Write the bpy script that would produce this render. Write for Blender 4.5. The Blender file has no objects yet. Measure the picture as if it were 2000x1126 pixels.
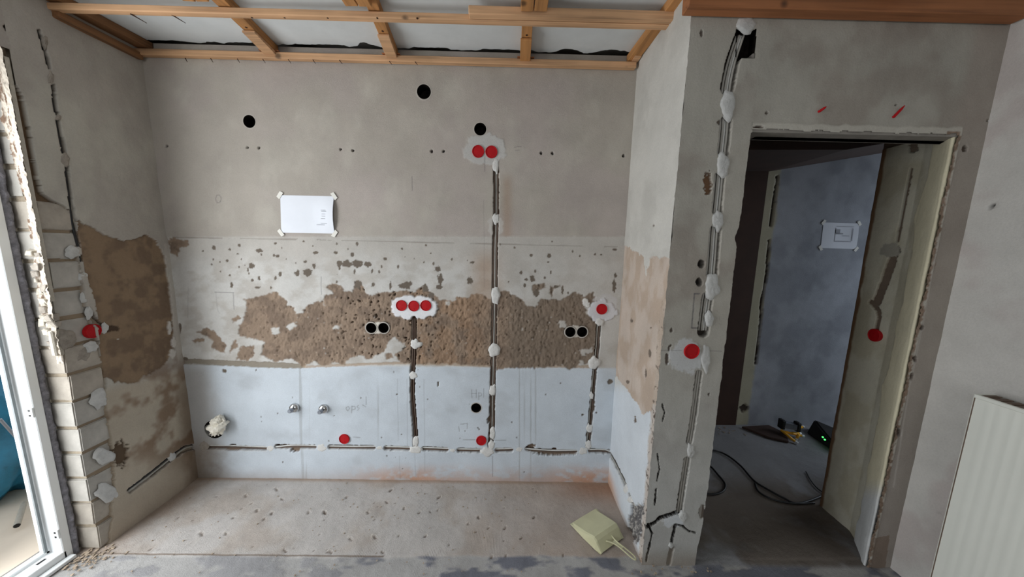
import bpy, bmesh, math, random
import numpy as np
from mathutils import Matrix, Vector
random.seed(7); rng = np.random.default_rng(7)
S = bpy.context.scene
COL = S.collection

# ------------------------------------------------------------------ camera
F, PITCH, YAW, ROLL = 604.947, 0.140697, 0.010478, 0.0203875
CAM = np.array([1.92064, -1.76310, 1.47560])
def cam_rows():
    cy, sy, cp, sp, cr, sr = math.cos(YAW), math.sin(YAW), math.cos(PITCH), math.sin(PITCH), math.cos(ROLL), math.sin(ROLL)
    fw = np.array([sy*cp, cy*cp, -sp]); rt = np.array([cy, -sy, 0.0]); up = np.cross(rt, fw)
    return np.array([cr*rt + sr*up, -sr*rt + cr*up, fw])
RR = cam_rows()
cd = bpy.data.cameras.new('camera'); cam = bpy.data.objects.new('camera', cd); COL.objects.link(cam)
cd.sensor_width = 36.0; cd.sensor_fit = 'HORIZONTAL'; cd.lens = F/2000*36.0; cd.clip_start = 0.02
m = Matrix.Identity(4)
for i in range(3):
    m[i][0], m[i][1], m[i][2], m[i][3] = RR[0][i], RR[1][i], -RR[2][i], CAM[i]
cam.matrix_world = m
S.camera = cam

# ------------------------------------------------------------------ light
S.view_settings.view_transform = 'Standard'; S.view_settings.look = 'None'
S.view_settings.gamma = 1.0; S.view_settings.use_curve_mapping = False
S.view_settings.exposure = 0.0
wd = bpy.data.worlds.new('overcast_sky'); S.world = wd; wd.use_nodes = True
wd.node_tree.nodes['Background'].inputs[0].default_value = (0.86, 0.93, 1.0, 1)
wd.node_tree.nodes['Background'].inputs[1].default_value = 1.1
def area(name, loc, target, sx, sy, power, col):
    l = bpy.data.lights.new(name, 'AREA'); l.shape = 'RECTANGLE'; l.size = sx; l.size_y = sy; l.energy = power; l.color = col
    o = bpy.data.objects.new(name, l); COL.objects.link(o); o.location = loc
    o.rotation_euler = (Vector(target)-Vector(loc)).to_track_quat('-Z', 'Y').to_euler()
    return o
# daylight in the open balcony door on the left and in the window behind the camera
area('balcony_daylight', (-0.26, -1.08, 1.1), (2.2, -0.80, 0.75), 0.95, 1.9, 37, (0.95, 0.98, 1.0))
area('rear_window_daylight', (1.7, -4.25, 1.5), (1.7, 0, 1.2), 2.2, 1.5, 12, (1.0, 0.98, 0.95))
area('hall_added_fill', (5.75, 0.15, 1.3), (3.9, 0.4, 0.6), 0.7, 1.0, 6.2, (0.72, 0.84, 1.0))  # added bluish fill for the dim hall, source unseen

# ------------------------------------------------------------------ dimensions (m); back wall y = 0, niche left x = 0, floor z = 0
W, P, PW, WD, B, HD, ZC = 2.57, 0.507, 0.2584, 3.756, 0.461, 1.925, 2.46
XR = W + PW

def ray(px, py): return RR.T @ np.array([(px-1000)/F, (563-py)/F, 1.0])
def on(pl, px, py):                       # pixel -> point on plane (axis, value)
    d = ray(px, py); t = (pl[1]-CAM[pl[0]])/d[pl[0]]; return CAM + t*d
def project(X):                           # (...,3) -> pixel arrays
    c = (np.asarray(X)-CAM) @ RR.T
    return 1000+F*c[..., 0]/c[..., 2], 563-F*c[..., 1]/c[..., 2]
BACK, FRONT, LEFT, SIDE, FLOOR, RIGHT, JAMB, HALL = (1, 0.0), (1, -P), (0, 0.008), (0, W), (2, 0.0), (0, WD), (0, 3.765), (1, 0.67)
NORM = {BACK: (0, -1, 0), FRONT: (0, -1, 0), LEFT: (1, 0, 0), SIDE: (-1, 0, 0), FLOOR: (0, 0, 1), RIGHT: (-1, 0, 0), JAMB: (-1, 0, 0), HALL: (0, -1, 0)}

# ------------------------------------------------------------------ small helpers
def lin(r, g=None, b=None):
    if g is None: r, g, b = r
    f = lambda c: ((c/255+0.055)/1.055)**2.4 if c > 10 else c/255/12.92
    return np.array([f(r), f(g), f(b)])
def vnoise(x, y, s=0):
    xi, yi = np.floor(x), np.floor(y); fx, fy = x-xi, y-yi
    fx = fx*fx*(3-2*fx); fy = fy*fy*(3-2*fy)
    def h(a, b):
        v = np.sin(a*127.1 + b*311.7 + s*74.7)*43758.5453; return v-np.floor(v)
    return (h(xi, yi)*(1-fx)+h(xi+1, yi)*fx)*(1-fy)+(h(xi, yi+1)*(1-fx)+h(xi+1, yi+1)*fx)*fy
def fbm(x, y, s=0, o=4):
    v, a, t = 0, 0.5, 0
    for i in range(o): v = v+a*vnoise(x*2**i, y*2**i, s+i*3.1); t += a; a *= 0.55
    return v/t
def inpoly(px, py, poly):
    out = np.zeros(px.shape, bool); P_ = np.array(poly, float)
    x0, y0 = P_.min(0); x1, y1 = P_.max(0)
    idx = np.nonzero((px >= x0) & (px <= x1) & (py >= y0) & (py <= y1))
    x, y = px[idx], py[idx]; c = np.zeros(x.shape, bool)
    for (ax, ay), (bx, by) in zip(P_, np.roll(P_, -1, 0)):
        if ay == by: continue
        c ^= ((ay > y) != (by > y)) & (x < (bx-ax)*(y-ay)/(by-ay)+ax)
    out[idx] = c; return out
def dpoly(px, py, pts, pad=40):           # distance to a polyline
    out = np.full(px.shape, 1e6); A = np.array(pts, float)
    x0, y0 = A.min(0)-pad; x1, y1 = A.max(0)+pad
    idx = np.nonzero((px >= x0) & (px <= x1) & (py >= y0) & (py <= y1)); x, y = px[idx], py[idx]; d = np.full(x.shape, 1e6)
    for a, b in zip(A[:-1], A[1:]):
        ab = b-a; L = (ab**2).sum()+1e-9
        t = np.clip(((x-a[0])*ab[0]+(y-a[1])*ab[1])/L, 0, 1)
        d = np.minimum(d, np.hypot(x-a[0]-t*ab[0], y-a[1]-t*ab[1]))
    out[idx] = d; return out
def sm(a, b, x): t = np.clip((x-a)/(b-a), 0, 1); return t*t*(3-2*t)
def mixc(col, c, w): col += (np.asarray(c)-col)*w[..., None]

def tag(o, label=None, cat=None, group=None, kind=None):
    if label: o['label'] = label
    if cat: o['category'] = cat
    if group: o['group'] = group
    if kind: o['kind'] = kind
    return o
def empty(name, loc, label, cat, group=None):
    o = bpy.data.objects.new(name, None); COL.objects.link(o); o.location = Vector(loc); o.empty_display_size = 0.02
    return tag(o, label, cat, group)
def link(name, me, parent=None):
    o = bpy.data.objects.new(name, me); COL.objects.link(o)
    if parent is not None:
        o.parent = parent; o.matrix_parent_inverse = Matrix.Translation(-parent.location)
    return o
class MB:
    def __init__(s): s.v = []; s.f = []
    def add(s, v, f):
        n = len(s.v); s.v += [tuple(map(float, p)) for p in v]; s.f += [tuple(n+i for i in q) for q in f]; return s
    def box(s, lo, hi, j=0):
        x0, y0, z0 = lo; x1, y1, z1 = hi
        v = [(x, y, z) for x in (x0, x1) for y in (y0, y1) for z in (z0, z1)]
        if j: v = [(a+random.uniform(-j, j), b+random.uniform(-j, j), c+random.uniform(-j, j)) for a, b, c in v]
        return s.add(v, [(0, 1, 3, 2), (4, 6, 7, 5), (0, 4, 5, 1), (2, 3, 7, 6), (0, 2, 6, 4), (1, 5, 7, 3)])
    def tube(s, pts, r, n=8, cap=True, flat=1.0):
        pts = [Vector(p) for p in pts]; rs = r if isinstance(r, (list, tuple)) else [r]*len(pts); base = len(s.v); u = None
        for i, p in enumerate(pts):
            t = (pts[min(i+1, len(pts)-1)]-pts[max(i-1, 0)]).normalized()
            if u is None:
                u = t.orthogonal().normalized()
            u = (u-t*u.dot(t)).normalized(); w = t.cross(u)
            for k in range(n):
                a = 2*math.pi*k/n; s.v.append(tuple(p+(u*math.cos(a)+w*math.sin(a)*flat)*rs[i]))
        for i in range(len(pts)-1):
            for k in range(n):
                a, b = base+i*n+k, base+i*n+(k+1) % n; s.f.append((a, b, b+n, a+n))
        if cap: s.f.append(tuple(base+k for k in reversed(range(n)))); s.f.append(tuple(base+(len(pts)-1)*n+k for k in range(n)))
        return s
    def lathe(s, o, axis, prof, n=28):         # prof: list of (r, h) along axis
        ax = Vector(axis).normalized(); u = ax.orthogonal().normalized(); w = ax.cross(u); o = Vector(o); base = len(s.v)
        for r, h in prof:
            for k in range(n):
                a = 2*math.pi*k/n; s.v.append(tuple(o+ax*h+(u*math.cos(a)+w*math.sin(a))*max(r, 1e-5)))
        for i in range(len(prof)-1):
            for k in range(n):
                a, b = base+i*n+k, base+i*n+(k+1) % n; s.f.append((a, b, b+n, a+n))
        return s
    def prism(s, poly, d0, d1):                # poly: 3D points, extruded by vectors d0..d1
        n = len(poly); d0 = np.array(d0); d1 = np.array(d1)
        v = [np.array(p)+d0 for p in poly]+[np.array(p)+d1 for p in poly]
        return s.add(v, [tuple(reversed(range(n))), tuple(range(n, 2*n))]+[(i, (i+1) % n, n+(i+1) % n, n+i) for i in range(n)])
    def build(s, name, mat, parent=None, smooth=False, bevel=0, seg=1):
        me = bpy.data.meshes.new(name); me.from_pydata(s.v, [], s.f)
        bm = bmesh.new(); bm.from_mesh(me)
        if bevel:
            bmesh.ops.remove_doubles(bm, verts=bm.verts, dist=1e-6)
            bmesh.ops.bevel(bm, geom=[e for e in bm.edges if e.is_manifold and e.calc_face_angle(0) > 0.6], offset=bevel, segments=seg, affect='EDGES')
        bmesh.ops.recalc_face_normals(bm, faces=bm.faces); bm.to_mesh(me); bm.free()
        me.materials.append(mat)
        if smooth: me.polygons.foreach_set('use_smooth', [True]*len(me.polygons))
        return link(name, me, parent)
def spline(pts, k=8):
    P_ = [np.array(p, float) for p in pts]
    if len(P_) < 3: return [P_[0]+(P_[-1]-P_[0])*i/k for i in range(k+1)]
    P_ = [2*P_[0]-P_[1]]+P_+[2*P_[-1]-P_[-2]]; out = []
    for a, b, c, d in zip(P_, P_[1:], P_[2:], P_[3:]):
        for i in range(k):
            t = i/k; out.append(0.5*((2*b)+(c-a)*t+(2*a-5*b+4*c-d)*t*t+(3*b-a-3*c+d)*t**3))
    out.append(P_[-2]); return out

# ------------------------------------------------------------------ materials
def nodes(name):
    mt = bpy.data.materials.new(name); mt.use_nodes = True; nt = mt.node_tree
    return mt, nt, nt.nodes['Principled BSDF'], nt.nodes.new, nt.links.new
def mix_rgb(nt, blend, fac, a, b):
    n = nt.nodes.new('ShaderNodeMix'); n.data_type = 'RGBA'; n.blend_type = blend
    for sock, val in ((n.inputs['Factor'], fac), (n.inputs[6], a), (n.inputs[7], b)):
        if hasattr(val, 'links'): nt.links.new(val, sock)
        else: sock.default_value = val
    return n.outputs[2]
def ramp(nt, src, stops):
    r = nt.nodes.new('ShaderNodeValToRGB'); nt.links.new(src, r.inputs[0]); e = r.color_ramp.elements
    e[0].position, e[0].color = stops[0][0], (*stops[0][1], 1); e[1].position, e[1].color = stops[-1][0], (*stops[-1][1], 1)
    for p, c in stops[1:-1]: x = e.new(p); x.color = (*c, 1)
    return r.outputs[0]
def noise(nt, scale, detail=5, vec=None, rough=0.6):
    n = nt.nodes.new('ShaderNodeTexNoise'); n.inputs['Scale'].default_value = scale; n.inputs['Detail'].default_value = detail; n.inputs['Roughness'].default_value = rough
    if vec is not None: nt.links.new(vec, n.inputs['Vector'])
    return n.outputs['Fac']
def bump(nt, b, h, strength, dist=0.01):
    n = nt.nodes.new('ShaderNodeBump'); n.inputs['Strength'].default_value = strength; n.inputs['Distance'].default_value = dist
    nt.links.new(h, n.inputs['Height']); nt.links.new(n.outputs[0], b.inputs['Normal'])
def relief_mat(name, var=0.16, fine=0.5, rough=0.92, ridges=False):
    mt, nt, b, new, lk = nodes(name)
    at = new('ShaderNodeAttribute'); at.attribute_name = 'Col'
    co = new('ShaderNodeTexCoord').outputs['Object']
    lo, hi = 1-var*0.7, 1+var*0.35
    c = mix_rgb(nt, 'MULTIPLY', 1.0, at.outputs['Color'], ramp(nt, noise(nt, 5, 6, co), [(0.3, (lo,)*3), (0.72, (hi,)*3)]))
    c = mix_rgb(nt, 'MULTIPLY', 1.0, c, ramp(nt, noise(nt, 140, 4, co), [(0.25, (1-var*0.4,)*3), (0.6, (1.02,)*3)]))
    lk(c, b.inputs['Base Color']); b.inputs['Roughness'].default_value = rough; b.inputs['Specular IOR Level'].default_value = 0.25
    h = noise(nt, 190, 6, co)
    if ridges:
        wv = new('ShaderNodeTexWave'); wv.inputs['Scale'].default_value = 42; wv.inputs['Distortion'].default_value = 0.6; wv.inputs['Detail'].default_value = 1; lk(co, wv.inputs['Vector'])
        mk = ramp(nt, noise(nt, 6, 2, co), [(0.55, (0, 0, 0)), (0.68, (1, 1, 1))])
        h2 = mix_rgb(nt, 'MULTIPLY', 1.0, wv.outputs['Color'], mk)
        h = mix_rgb(nt, 'ADD', 0.35, h, h2)
    bump(nt, b, h, fine, 0.004); return mt
def plain(name, c, rough=0.6, metal=0.0, var=0.12, scale=30, bmp=0.0, spec=0.5, coat=0.0):
    mt, nt, b, new, lk = nodes(name); co = new('ShaderNodeTexCoord').outputs['Object']
    L = lin(c) if max(c) > 1.01 else np.array(c)
    n = noise(nt, scale, 5, co)
    lk(ramp(nt, n, [(0.3, tuple(np.clip(L*(1-var), 0, 1))), (0.7, tuple(np.clip(L*(1+var*0.5), 0, 1)))]), b.inputs['Base Color'])
    b.inputs['Roughness'].default_value = rough; b.inputs['Metallic'].default_value = metal; b.inputs['Specular IOR Level'].default_value = spec; b.inputs['Coat Weight'].default_value = coat
    if bmp: bump(nt, b, noise(nt, scale*4, 5, co), bmp, 0.004)
    return mt
def wood(name, axis, base):
    mt, nt, b, new, lk = nodes(name); co = new('ShaderNodeTexCoord').outputs['Object']
    mp = new('ShaderNodeMapping'); lk(co, mp.inputs['Vector']); s = [60, 60, 60]; s[axis] = 2.2; mp.inputs['Scale'].default_value = s
    g = noise(nt, 1.0, 5, mp.outputs[0], 0.55)
    L = lin(base)
    c = ramp(nt, g, [(0.28, tuple(L*0.62)), (0.5, tuple(L)), (0.75, tuple(np.clip(L*1.2, 0, 1)))])
    vo = new('ShaderNodeTexVoronoi'); vo.inputs['Scale'].default_value = 5.5; lk(co, vo.inputs['Vector'])
    kn = ramp(nt, vo.outputs['Distance'], [(0.05, (1, 1, 1)), (0.11, (0, 0, 0))])
    c = mix_rgb(nt, 'MIX', kn, c, (*tuple(L*0.3), 1))
    c = mix_rgb(nt, 'MULTIPLY', 1.0, c, ramp(nt, noise(nt, 3, 3, co), [(0.3, (0.8, 0.78, 0.74)), (0.7, (1.1, 1.08, 1.05))]))
    lk(c, b.inputs['Base Color']); b.inputs['Roughness'].default_value = 0.72; bump(nt, b, g, 0.3, 0.003); return mt

M = {}
M['plaster'] = relief_mat('old_plaster', 0.16, 0.28); M['floor'] = relief_mat('floor_screed', 0.2, 0.55, 0.9, True)
M['masonry'] = plain('masonry_core', (120, 105, 92), 0.95)
M['brick'] = plain('white_sand_lime_brick', (180, 176, 169), 0.9, var=0.2, scale=14, bmp=0.5, spec=0.2)
M['brick2'] = plain('dusty_sand_lime_brick', (176, 168, 157), 0.9, var=0.22, scale=14, bmp=0.5, spec=0.2)
M['filler'] = plain('white_gypsum', (218, 217, 214), 0.85, var=0.1, scale=60, bmp=0.5, spec=0.2)
M['oldfill'] = plain('grey_mortar', (160, 152, 142), 0.95, var=0.25, scale=50, bmp=0.6, spec=0.2)
M['cream'] = plain('cream_plaster_edge', (188, 181, 168), 0.9, var=0.12, scale=50, bmp=0.6, spec=0.2)
M['rim'] = plain('drilled_plaster_rim', (186, 180, 172), 0.9, var=0.15, scale=60, spec=0.2)
M['crumb'] = plain('dusty_mortar_crumbs', (172, 156, 138), 0.95, var=0.35, scale=30, spec=0.1)
M['greyfill'] = plain('grey_white_gypsum', (200, 200, 198), 0.9, var=0.14, scale=40, bmp=0.4, spec=0.2)
M['mortar'] = plain('lime_mortar', (168, 156, 138), 0.95, var=0.25, scale=40, bmp=0.5, spec=0.1)
M['red'] = plain('red_plastic', (180, 14, 24), 0.6, var=0.12, scale=40, spec=0.25)
M['black'] = plain('black_plastic', (16, 15, 15), 0.7, var=0.3, scale=30)
M['hole'] = plain('shade_black_hole_lining', (30, 26, 24), 1.0, var=0.5, scale=60, spec=0.0)  # hole interiors coloured near-black to stand in for their shade
M['paper'] = plain('white_paper', (236, 240, 248), 0.8, var=0.03, scale=8, spec=0.2)
M['tape'] = plain('masking_tape', (234, 232, 224), 0.7, var=0.06)
M['ink'] = plain('grey_print', (170, 172, 180), 0.9, var=0.05)
M['chrome'] = plain('chrome', (205, 205, 205), 0.16, 1.0, var=0.1)
M['cable_grey'] = plain('grey_cable_sheath', (168, 165, 158), 0.55, var=0.12, scale=20)
M['cable_white'] = plain('white_cable_sheath', (218, 218, 214), 0.5, var=0.08, scale=20)
M['cable_brown'] = plain('dusty_dark_cable_sheath', (96, 78, 66), 0.6, var=0.2, scale=20)
M['cable_black'] = plain('black_rubber_cable', (20, 20, 22), 0.45, var=0.3, scale=20)
M['pan'] = plain('pale_yellow_plastic', (206, 203, 166), 0.45, var=0.08, scale=12)
M['pvc'] = plain('white_pvc', (236, 239, 240), 0.3, var=0.03, scale=6)
M['gasket'] = plain('grey_gasket', (120, 126, 128), 0.6)
M['steel'] = plain('galvanised_steel', (170, 172, 172), 0.35, 0.9)
M['foam'] = plain('grey_mineral_foam', (140, 138, 144), 0.95, var=0.4, scale=60, bmp=1.0, spec=0.1)
M['radiator'] = plain('cream_enamel', (240, 241, 232), 0.4, var=0.03, scale=5)
M['grille'] = plain('dusty_grille', (120, 100, 86), 0.7, var=0.3, scale=40)
M['woodx'] = wood('pine_lath', 0, (206, 164, 126)); M['woody'] = wood('pine_joist', 1, (186, 134, 82)); M['woodx2'] = wood('reddish_pine_lath', 0, (160, 104, 66))
M['woodd'] = wood('dusty_dark_pine', 1, (138, 98, 64))
M['ceil'] = plain('white_ceiling_board', (214, 219, 221), 0.85, var=0.06, scale=9, bmp=0.15)
M['dark'] = plain('dark_brown_matte', (62, 42, 33), 0.85, var=0.25, scale=6)  # shared dark brown of the hall shell and the tool case
M['tarp'] = plain('blue_tarpaulin', (38, 128, 164), 0.45, var=0.4, scale=7, bmp=0.6)
M['deck'] = plain('beige_outdoor_paving', (238, 222, 202), 0.9, var=0.08, scale=5)
M['bag'] = plain('translucent_crumpled_plastic', (232, 226, 212), 0.35, var=0.1, scale=30)
M['grey_pipe'] = plain('grey_drain_pipe', (126, 124, 120), 0.5)
M['orange'] = plain('yellow_orange_metal', (250, 184, 48), 0.4, var=0.15)
M['alu'] = plain('grey_aluminium', (150, 155, 165), 0.35, 0.6)
M['nail'] = plain('rusty_nail', (58, 34, 22), 0.7, 0.3)
M['concrete'] = plain('raw_concrete', (150, 145, 138), 0.95, var=0.2, scale=12, bmp=0.5)
M['lamp_on'] = bpy.data.materials.new('green_indicator'); M['lamp_on'].use_nodes = True
_b = M['lamp_on'].node_tree.nodes['Principled BSDF']; _b.inputs['Emission Color'].default_value = (0.1, 1, 0.2, 1); _b.inputs['Emission Strength'].default_value = 1.6; _b.inputs['Base Color'].default_value = (0.05, 0.4, 0.1, 1)

# ------------------------------------------------------------------ relief surfaces
def relief(name, X, N, depth, col, mat, parent=None, kill=None):
    """grid of points X (h,w,3) pushed out along N by depth; per-vertex albedo; kill = vertices left open"""
    h, w = X.shape[:2]; V = (X+np.asarray(N)*depth[..., None]).reshape(-1, 3)
    i = np.arange(h*w).reshape(h, w); Q = np.stack([i[:-1, :-1], i[:-1, 1:], i[1:, 1:], i[1:, :-1]], -1).reshape(-1, 4)
    if kill is not None: Q = Q[~kill.reshape(-1)[Q].any(1)]
    p0, p1, p3 = V[Q[0, 0]], V[Q[0, 1]], V[Q[0, 3]]
    nn = np.asarray(N).reshape(-1, 3)[0] if np.asarray(N).ndim > 1 else np.asarray(N)
    e1 = X[0, 1]-X[0, 0]; e2 = X[1, 0]-X[0, 0]
    if np.dot(np.cross(e1, e2), nn) < 0: Q = Q[:, ::-1]
    me = bpy.data.meshes.new(name); me.vertices.add(len(V)); me.vertices.foreach_set('co', V.astype(np.float32).ravel())
    me.loops.add(Q.size); me.loops.foreach_set('vertex_index', Q.astype(np.int32).ravel())
    me.polygons.add(len(Q)); me.polygons.foreach_set('loop_start', np.arange(0, Q.size, 4, dtype=np.int32))
    me.update(calc_edges=True); me.polygons.foreach_set('use_smooth', np.ones(len(Q), bool))
    a = me.attributes.new('Col', 'FLOAT_COLOR', 'POINT')
    a.data.foreach_set('color', np.concatenate([np.clip(col, 0, 1).reshape(-1, 3), np.ones((h*w, 1))], 1).astype(np.float32).ravel())
    me.materials.append(mat); me.validate(); o = link(name, me, parent)
    return o
def plane_grid(pl, r1, r2, step):        # axis-aligned grid; r1 over first free axis, r2 over second
    ax = [i for i in range(3) if i != pl[0]]
    a = np.linspace(r1[0], r1[1], int(round((r1[1]-r1[0])/step))+1); b = np.linspace(r2[0], r2[1], int(round((r2[1]-r2[0])/step))+1)
    A, Bb = np.meshgrid(a, b); X = np.zeros(A.shape+(3,)); X[..., pl[0]] = pl[1]; X[..., ax[0]] = A; X[..., ax[1]] = Bb
    px, py = project(X); return X, px, py
def chip(depth, col, px, py, cx, cy, rx, ry, d, c, seed=0, jag=0.5):
    idx = np.nonzero((abs(px-cx) < rx*2) & (abs(py-cy) < ry*2)); x, y = px[idx], py[idx]
    q = np.hypot((x-cx)/rx, (y-cy)/ry)+jag*(fbm(x/3.5, y/3.5, seed, 3)-0.5)*2
    w = 1-sm(0.8, 1.0, q); depth[idx] = depth[idx]*(1-w)+(-d)*w; cc = col[idx]; mixc(cc, lin(c), w); col[idx] = cc
def chase(depth, col, px, py, pts, width, d=0.03, c=(84, 62, 48), seed=3):
    D = dpoly(px, py, pts)+(fbm(px/5, py/5, seed, 3)-0.5)*2.6
    w = 1-sm(width/2-0.7, width/2+0.5, D); depth += (-d-depth)*w; mixc(col, lin(c), w)
    e = (1-sm(width/2+0.3, width/2+2.0, D))*(1-w); mixc(col, lin(206, 200, 190), e*0.3)
def pencil(col, px, py, pts, w=0.75, a=0.55, c=(96, 94, 98)):
    D = dpoly(px, py, pts, 6); mixc(col, lin(c), (1-sm(w*0.5, w*1.4, D))*a)
def patch(depth, col, px, py, cx, cy, rx, ry, c, a=1.0, h=0.002, seed=5, jag=0.3):
    q = np.hypot((px-cx)/rx, (py-cy)/ry)+jag*(fbm(px/9, py/9, seed, 4)-0.5)*2
    w = (1-sm(0.86, 1.0, q)); depth += (h-depth)*w*(a > 0.6); mixc(col, lin(c), w*a)

# plaster dab: irregular flattened blob lying on a wall
def dab(parent, pl, cx, cy, rx, ry, h=0.006, mat='filler', seed=None, off=0.0, name='plaster_dab', lobes=0.3):
    n = np.array(NORM[pl], float); o = on(pl, cx, cy)
    u = on(pl, cx+rx, cy)-o; v = on(pl, cx, cy-ry)-o; r = np.random.default_rng(seed if seed is not None else int(cx*7+cy)); b = MB(); K, Rg = 22, 5
    ph = r.uniform(0, 6.28, 5); am = r.uniform(0.3, 1, 5)*lobes/2; jt = 1+r.normal(0, 0.055, K); h = h*0.55
    def rad(a): return 1+sum(am[i]*math.sin((i+2)*a+ph[i]) for i in range(5))*0.6
    V = [o+n*(h+off)*1.05]; Fc = []
    for j in range(1, Rg+1):
        t = j/Rg
        for k in range(K):
            a = 2*math.pi*k/K; q = rad(a)*t*(1+(jt[k]-1)*t)
            V.append(o+u*q*math.cos(a)+v*q*math.sin(a)+n*(off+h*math.sqrt(max(0, 1-t**2.4))*(0.8+0.35*r.random())-(0.004 if j == Rg else 0)))
    for k in range(K): Fc.append((0, 1+k, 1+(k+1) % K))
    for j in range(Rg-1):
        for k in range(K): a = 1+j*K+k; c = 1+j*K+(k+1) % K; Fc.append((a, a+K, c+K, c))
    return b.add(V, Fc).build(name, M[mat], parent, smooth=True)

# ================================================================== WALL: BACK (niche)
def build_back():
    X, px, py = plane_grid(BACK, (-0.02, W+0.02), (-0.01, ZC), 0.004)
    jx = px+(fbm(px/7, py/7, 1)-0.5)*9; jy = py+(fbm(px/7, py/7, 2)-0.5)*9
    col = np.zeros(X.shape); depth = (fbm(px/60, py/60, 9)-0.5)*0.004
    big = fbm(px/150, py/130, 11); bl = fbm(px/40, py/60, 12)
    col[:] = lin(176, 169, 160)
    mixc(col, lin(178, 169, 163), sm(0.4, 0.75, big)); mixc(col, lin(190, 185, 175), sm(0.45, 0.85, bl)*0.6)
    mid = sm(459, 464, jy*0.3+py*0.7); mixc(col, lin(190, 186, 180), mid*0.9)
    wash = sm(478, 540, py+40*(bl-0.5))*sm(0.3, 0.6, fbm(px/25, py/18, 15)); mixc(col, lin(208, 207, 204), wash*0.75*(1-sm(900, 1100, px)*0.5))
    low = sm(709, 714, py-px*0.0085+3+(jy-py)*0.25); mixc(col, lin(203, 211, 219), low)
    mixc(col, lin(186, 192, 198), low*sm(0.5, 0.75, fbm(px/70, py/50, 16))*0.6)
    depth -= 0.004*mid*(1-low)
    # drips and dirt
    st = vnoise(px/3.2, py/160, 21)*vnoise(px/37, py*0+3, 22)
    mixc(col, lin(150, 152, 152), low*sm(0.52, 0.72, st)*0.45)
    mixc(col, lin(160, 130, 108), sm(905, 945, py+12*(bl-0.5))*0.35)
    for cx, rx in ((800, 90), (1150, 70), (1000, 160)):
        mixc(col, lin(196, 142, 104), sm(898, 938, py)*np.exp(-((px-cx)/rx)**2)*(0.75 if rx < 150 else 0.3)*sm(0.25, 0.6, fbm(px/15, py/9, 23)))
    mixc(col, lin(120, 100, 84), (1-sm(385, 450, px+(fbm(px/18, py/18, 25)-0.5)*50))*sm(835, 900, py)*0.85)
    mixc(col, lin(150, 140, 128), (1-sm(345, 400, px-(py-460)*0.14+(fbm(px/20, py/30, 26)-0.5)*20))*sm(690, 730, py)*0.6); mixc(col, lin(128, 116, 104), sm(930, 937, py-0.012*(px-390)+2*(bl-0.5))*0.7)
    mixc(col, lin(168, 138, 112), np.exp(-((px-948)/30)**2)*sm(470, 520, py)*(1-low)*0.55)
    mixc(col, lin(164, 138, 116), np.exp(-((px-990)/10)**2)*sm(330, 360, py)*(1-mid)*0.5)
    # scratches over the old tile line
    sc = dpoly(px, py, [(330, 463), (620, 468), (960, 476), (1215, 482)], 6)+(bl-0.5)*3; mixc(col, lin(140, 132, 124), (1-sm(0.6, 1.8, sc))*0.6*(fbm(px/30, py/30, 31) > 0.42))
    # groove along the old worktop line
    g = dpoly(px, py, [(352, 705), (440, 709), (560, 714), (590, 715)], 14)+(fbm(px/7, py/7, 33)-0.5)*4; w = 1-sm(4.2, 5.6, g); depth -= 0.006*w; mixc(col, lin(146, 138, 126), w)
    g = dpoly(px, py, [(590, 716), (780, 709), (960, 714), (1165, 716)], 14)+(fbm(px/7, py/7, 34)-0.5)*3; w = 1-sm(1.8, 3.0, g); depth -= 0.003*w; mixc(col, lin(172, 152, 132), w*0.8)
    # plaster fallen off: bare brown undercoat
    main = [(472,585),(496,581),(511,577),(535,569),(557,581),(558,594),(573,598),(576,613),(590,610),(599,594),(627,587),(636,600),(629,586),(632,575),(656,574),(635,562),(647,553),(668,559),(671,568),(689,568),(692,553),(698,547),(710,562),(715,574),(725,577),(735,573),(762,570),(790,566),(806,572),(828,556),(834,566),(843,571),(858,586),(873,585),(886,589),(892,580),(916,580),(923,573),(943,574),(952,583),(963,585),(974,571),(986,566),(1004,577),(1022,586),(1029,598),(1047,598),(1056,583),(1080,585),(1095,585),(1122,571),(1143,579),(1158,568),(1164,585),(1173,588),(1143,594),(1148,616),(1161,619),(1167,640),(1163,692),(1146,710),(1131,714),(1113,722),(1098,713),(1071,717),(992,719),(974,722),(955,714),(861,711),(813,711),(780,708),(771,692),(792,677),(769,657),(756,674),(748,689),(716,702),(707,693),(683,698),(671,713),(650,707),(629,716),(614,705),(590,716),(569,699),(538,707),(508,693),(516,668),(493,662),(465,655),(465,637),(474,628),(478,607),(478,589)]
    others = [[(381,649),(403,639),(424,655),(440,671),(439,689),(410,680),(415,669),(403,658)],[(371,665),(395,660),(397,668),(378,669)],[(449,622),(463,616),(472,622),(454,628)],[(451,671),(458,662),(464,677),(446,690)],[(467,677),(496,674),(493,698),(481,705),(460,701)],[(325,470),(340,462),(352,478),(345,500),(332,494)],[(344,468),(366,468),(368,480),(350,484)],[(1040,556),(1064,553),(1066,562),(1050,568),(1052,578),(1040,576)],[(1074,558),(1095,556),(1082,567),(1078,582),(1073,575)],[(750,690),(765,688),(768,700),(754,701)]]
    keep = [[(556,638),(570,628),(580,637),(566,645)],[(528,642),(545,638),(545,650),(530,654)],[(655,634),(664,637),(660,644),(648,640)],[(1092,626),(1104,626),(1108,640),(1094,640)],[(1133,684),(1158,680),(1156,690),(1138,694)],[(1128,708),(1138,704),(1142,714),(1130,714)],[(868,591),(878,588),(876,598)]]
    kx = px+(fbm(px/5, py/5, 41)-0.5)*8; ky = py+(fbm(px/5, py/5, 42)-0.5)*8
    bare = inpoly(kx, ky, main)
    for q in others: bare |= inpoly(kx, ky, q)
    for q in keep: bare &= ~inpoly(kx, ky, q)
    speck = (fbm(px/5, py/5, 43, 2) > 0.90) & (px > 560); bare &= ~speck
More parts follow.
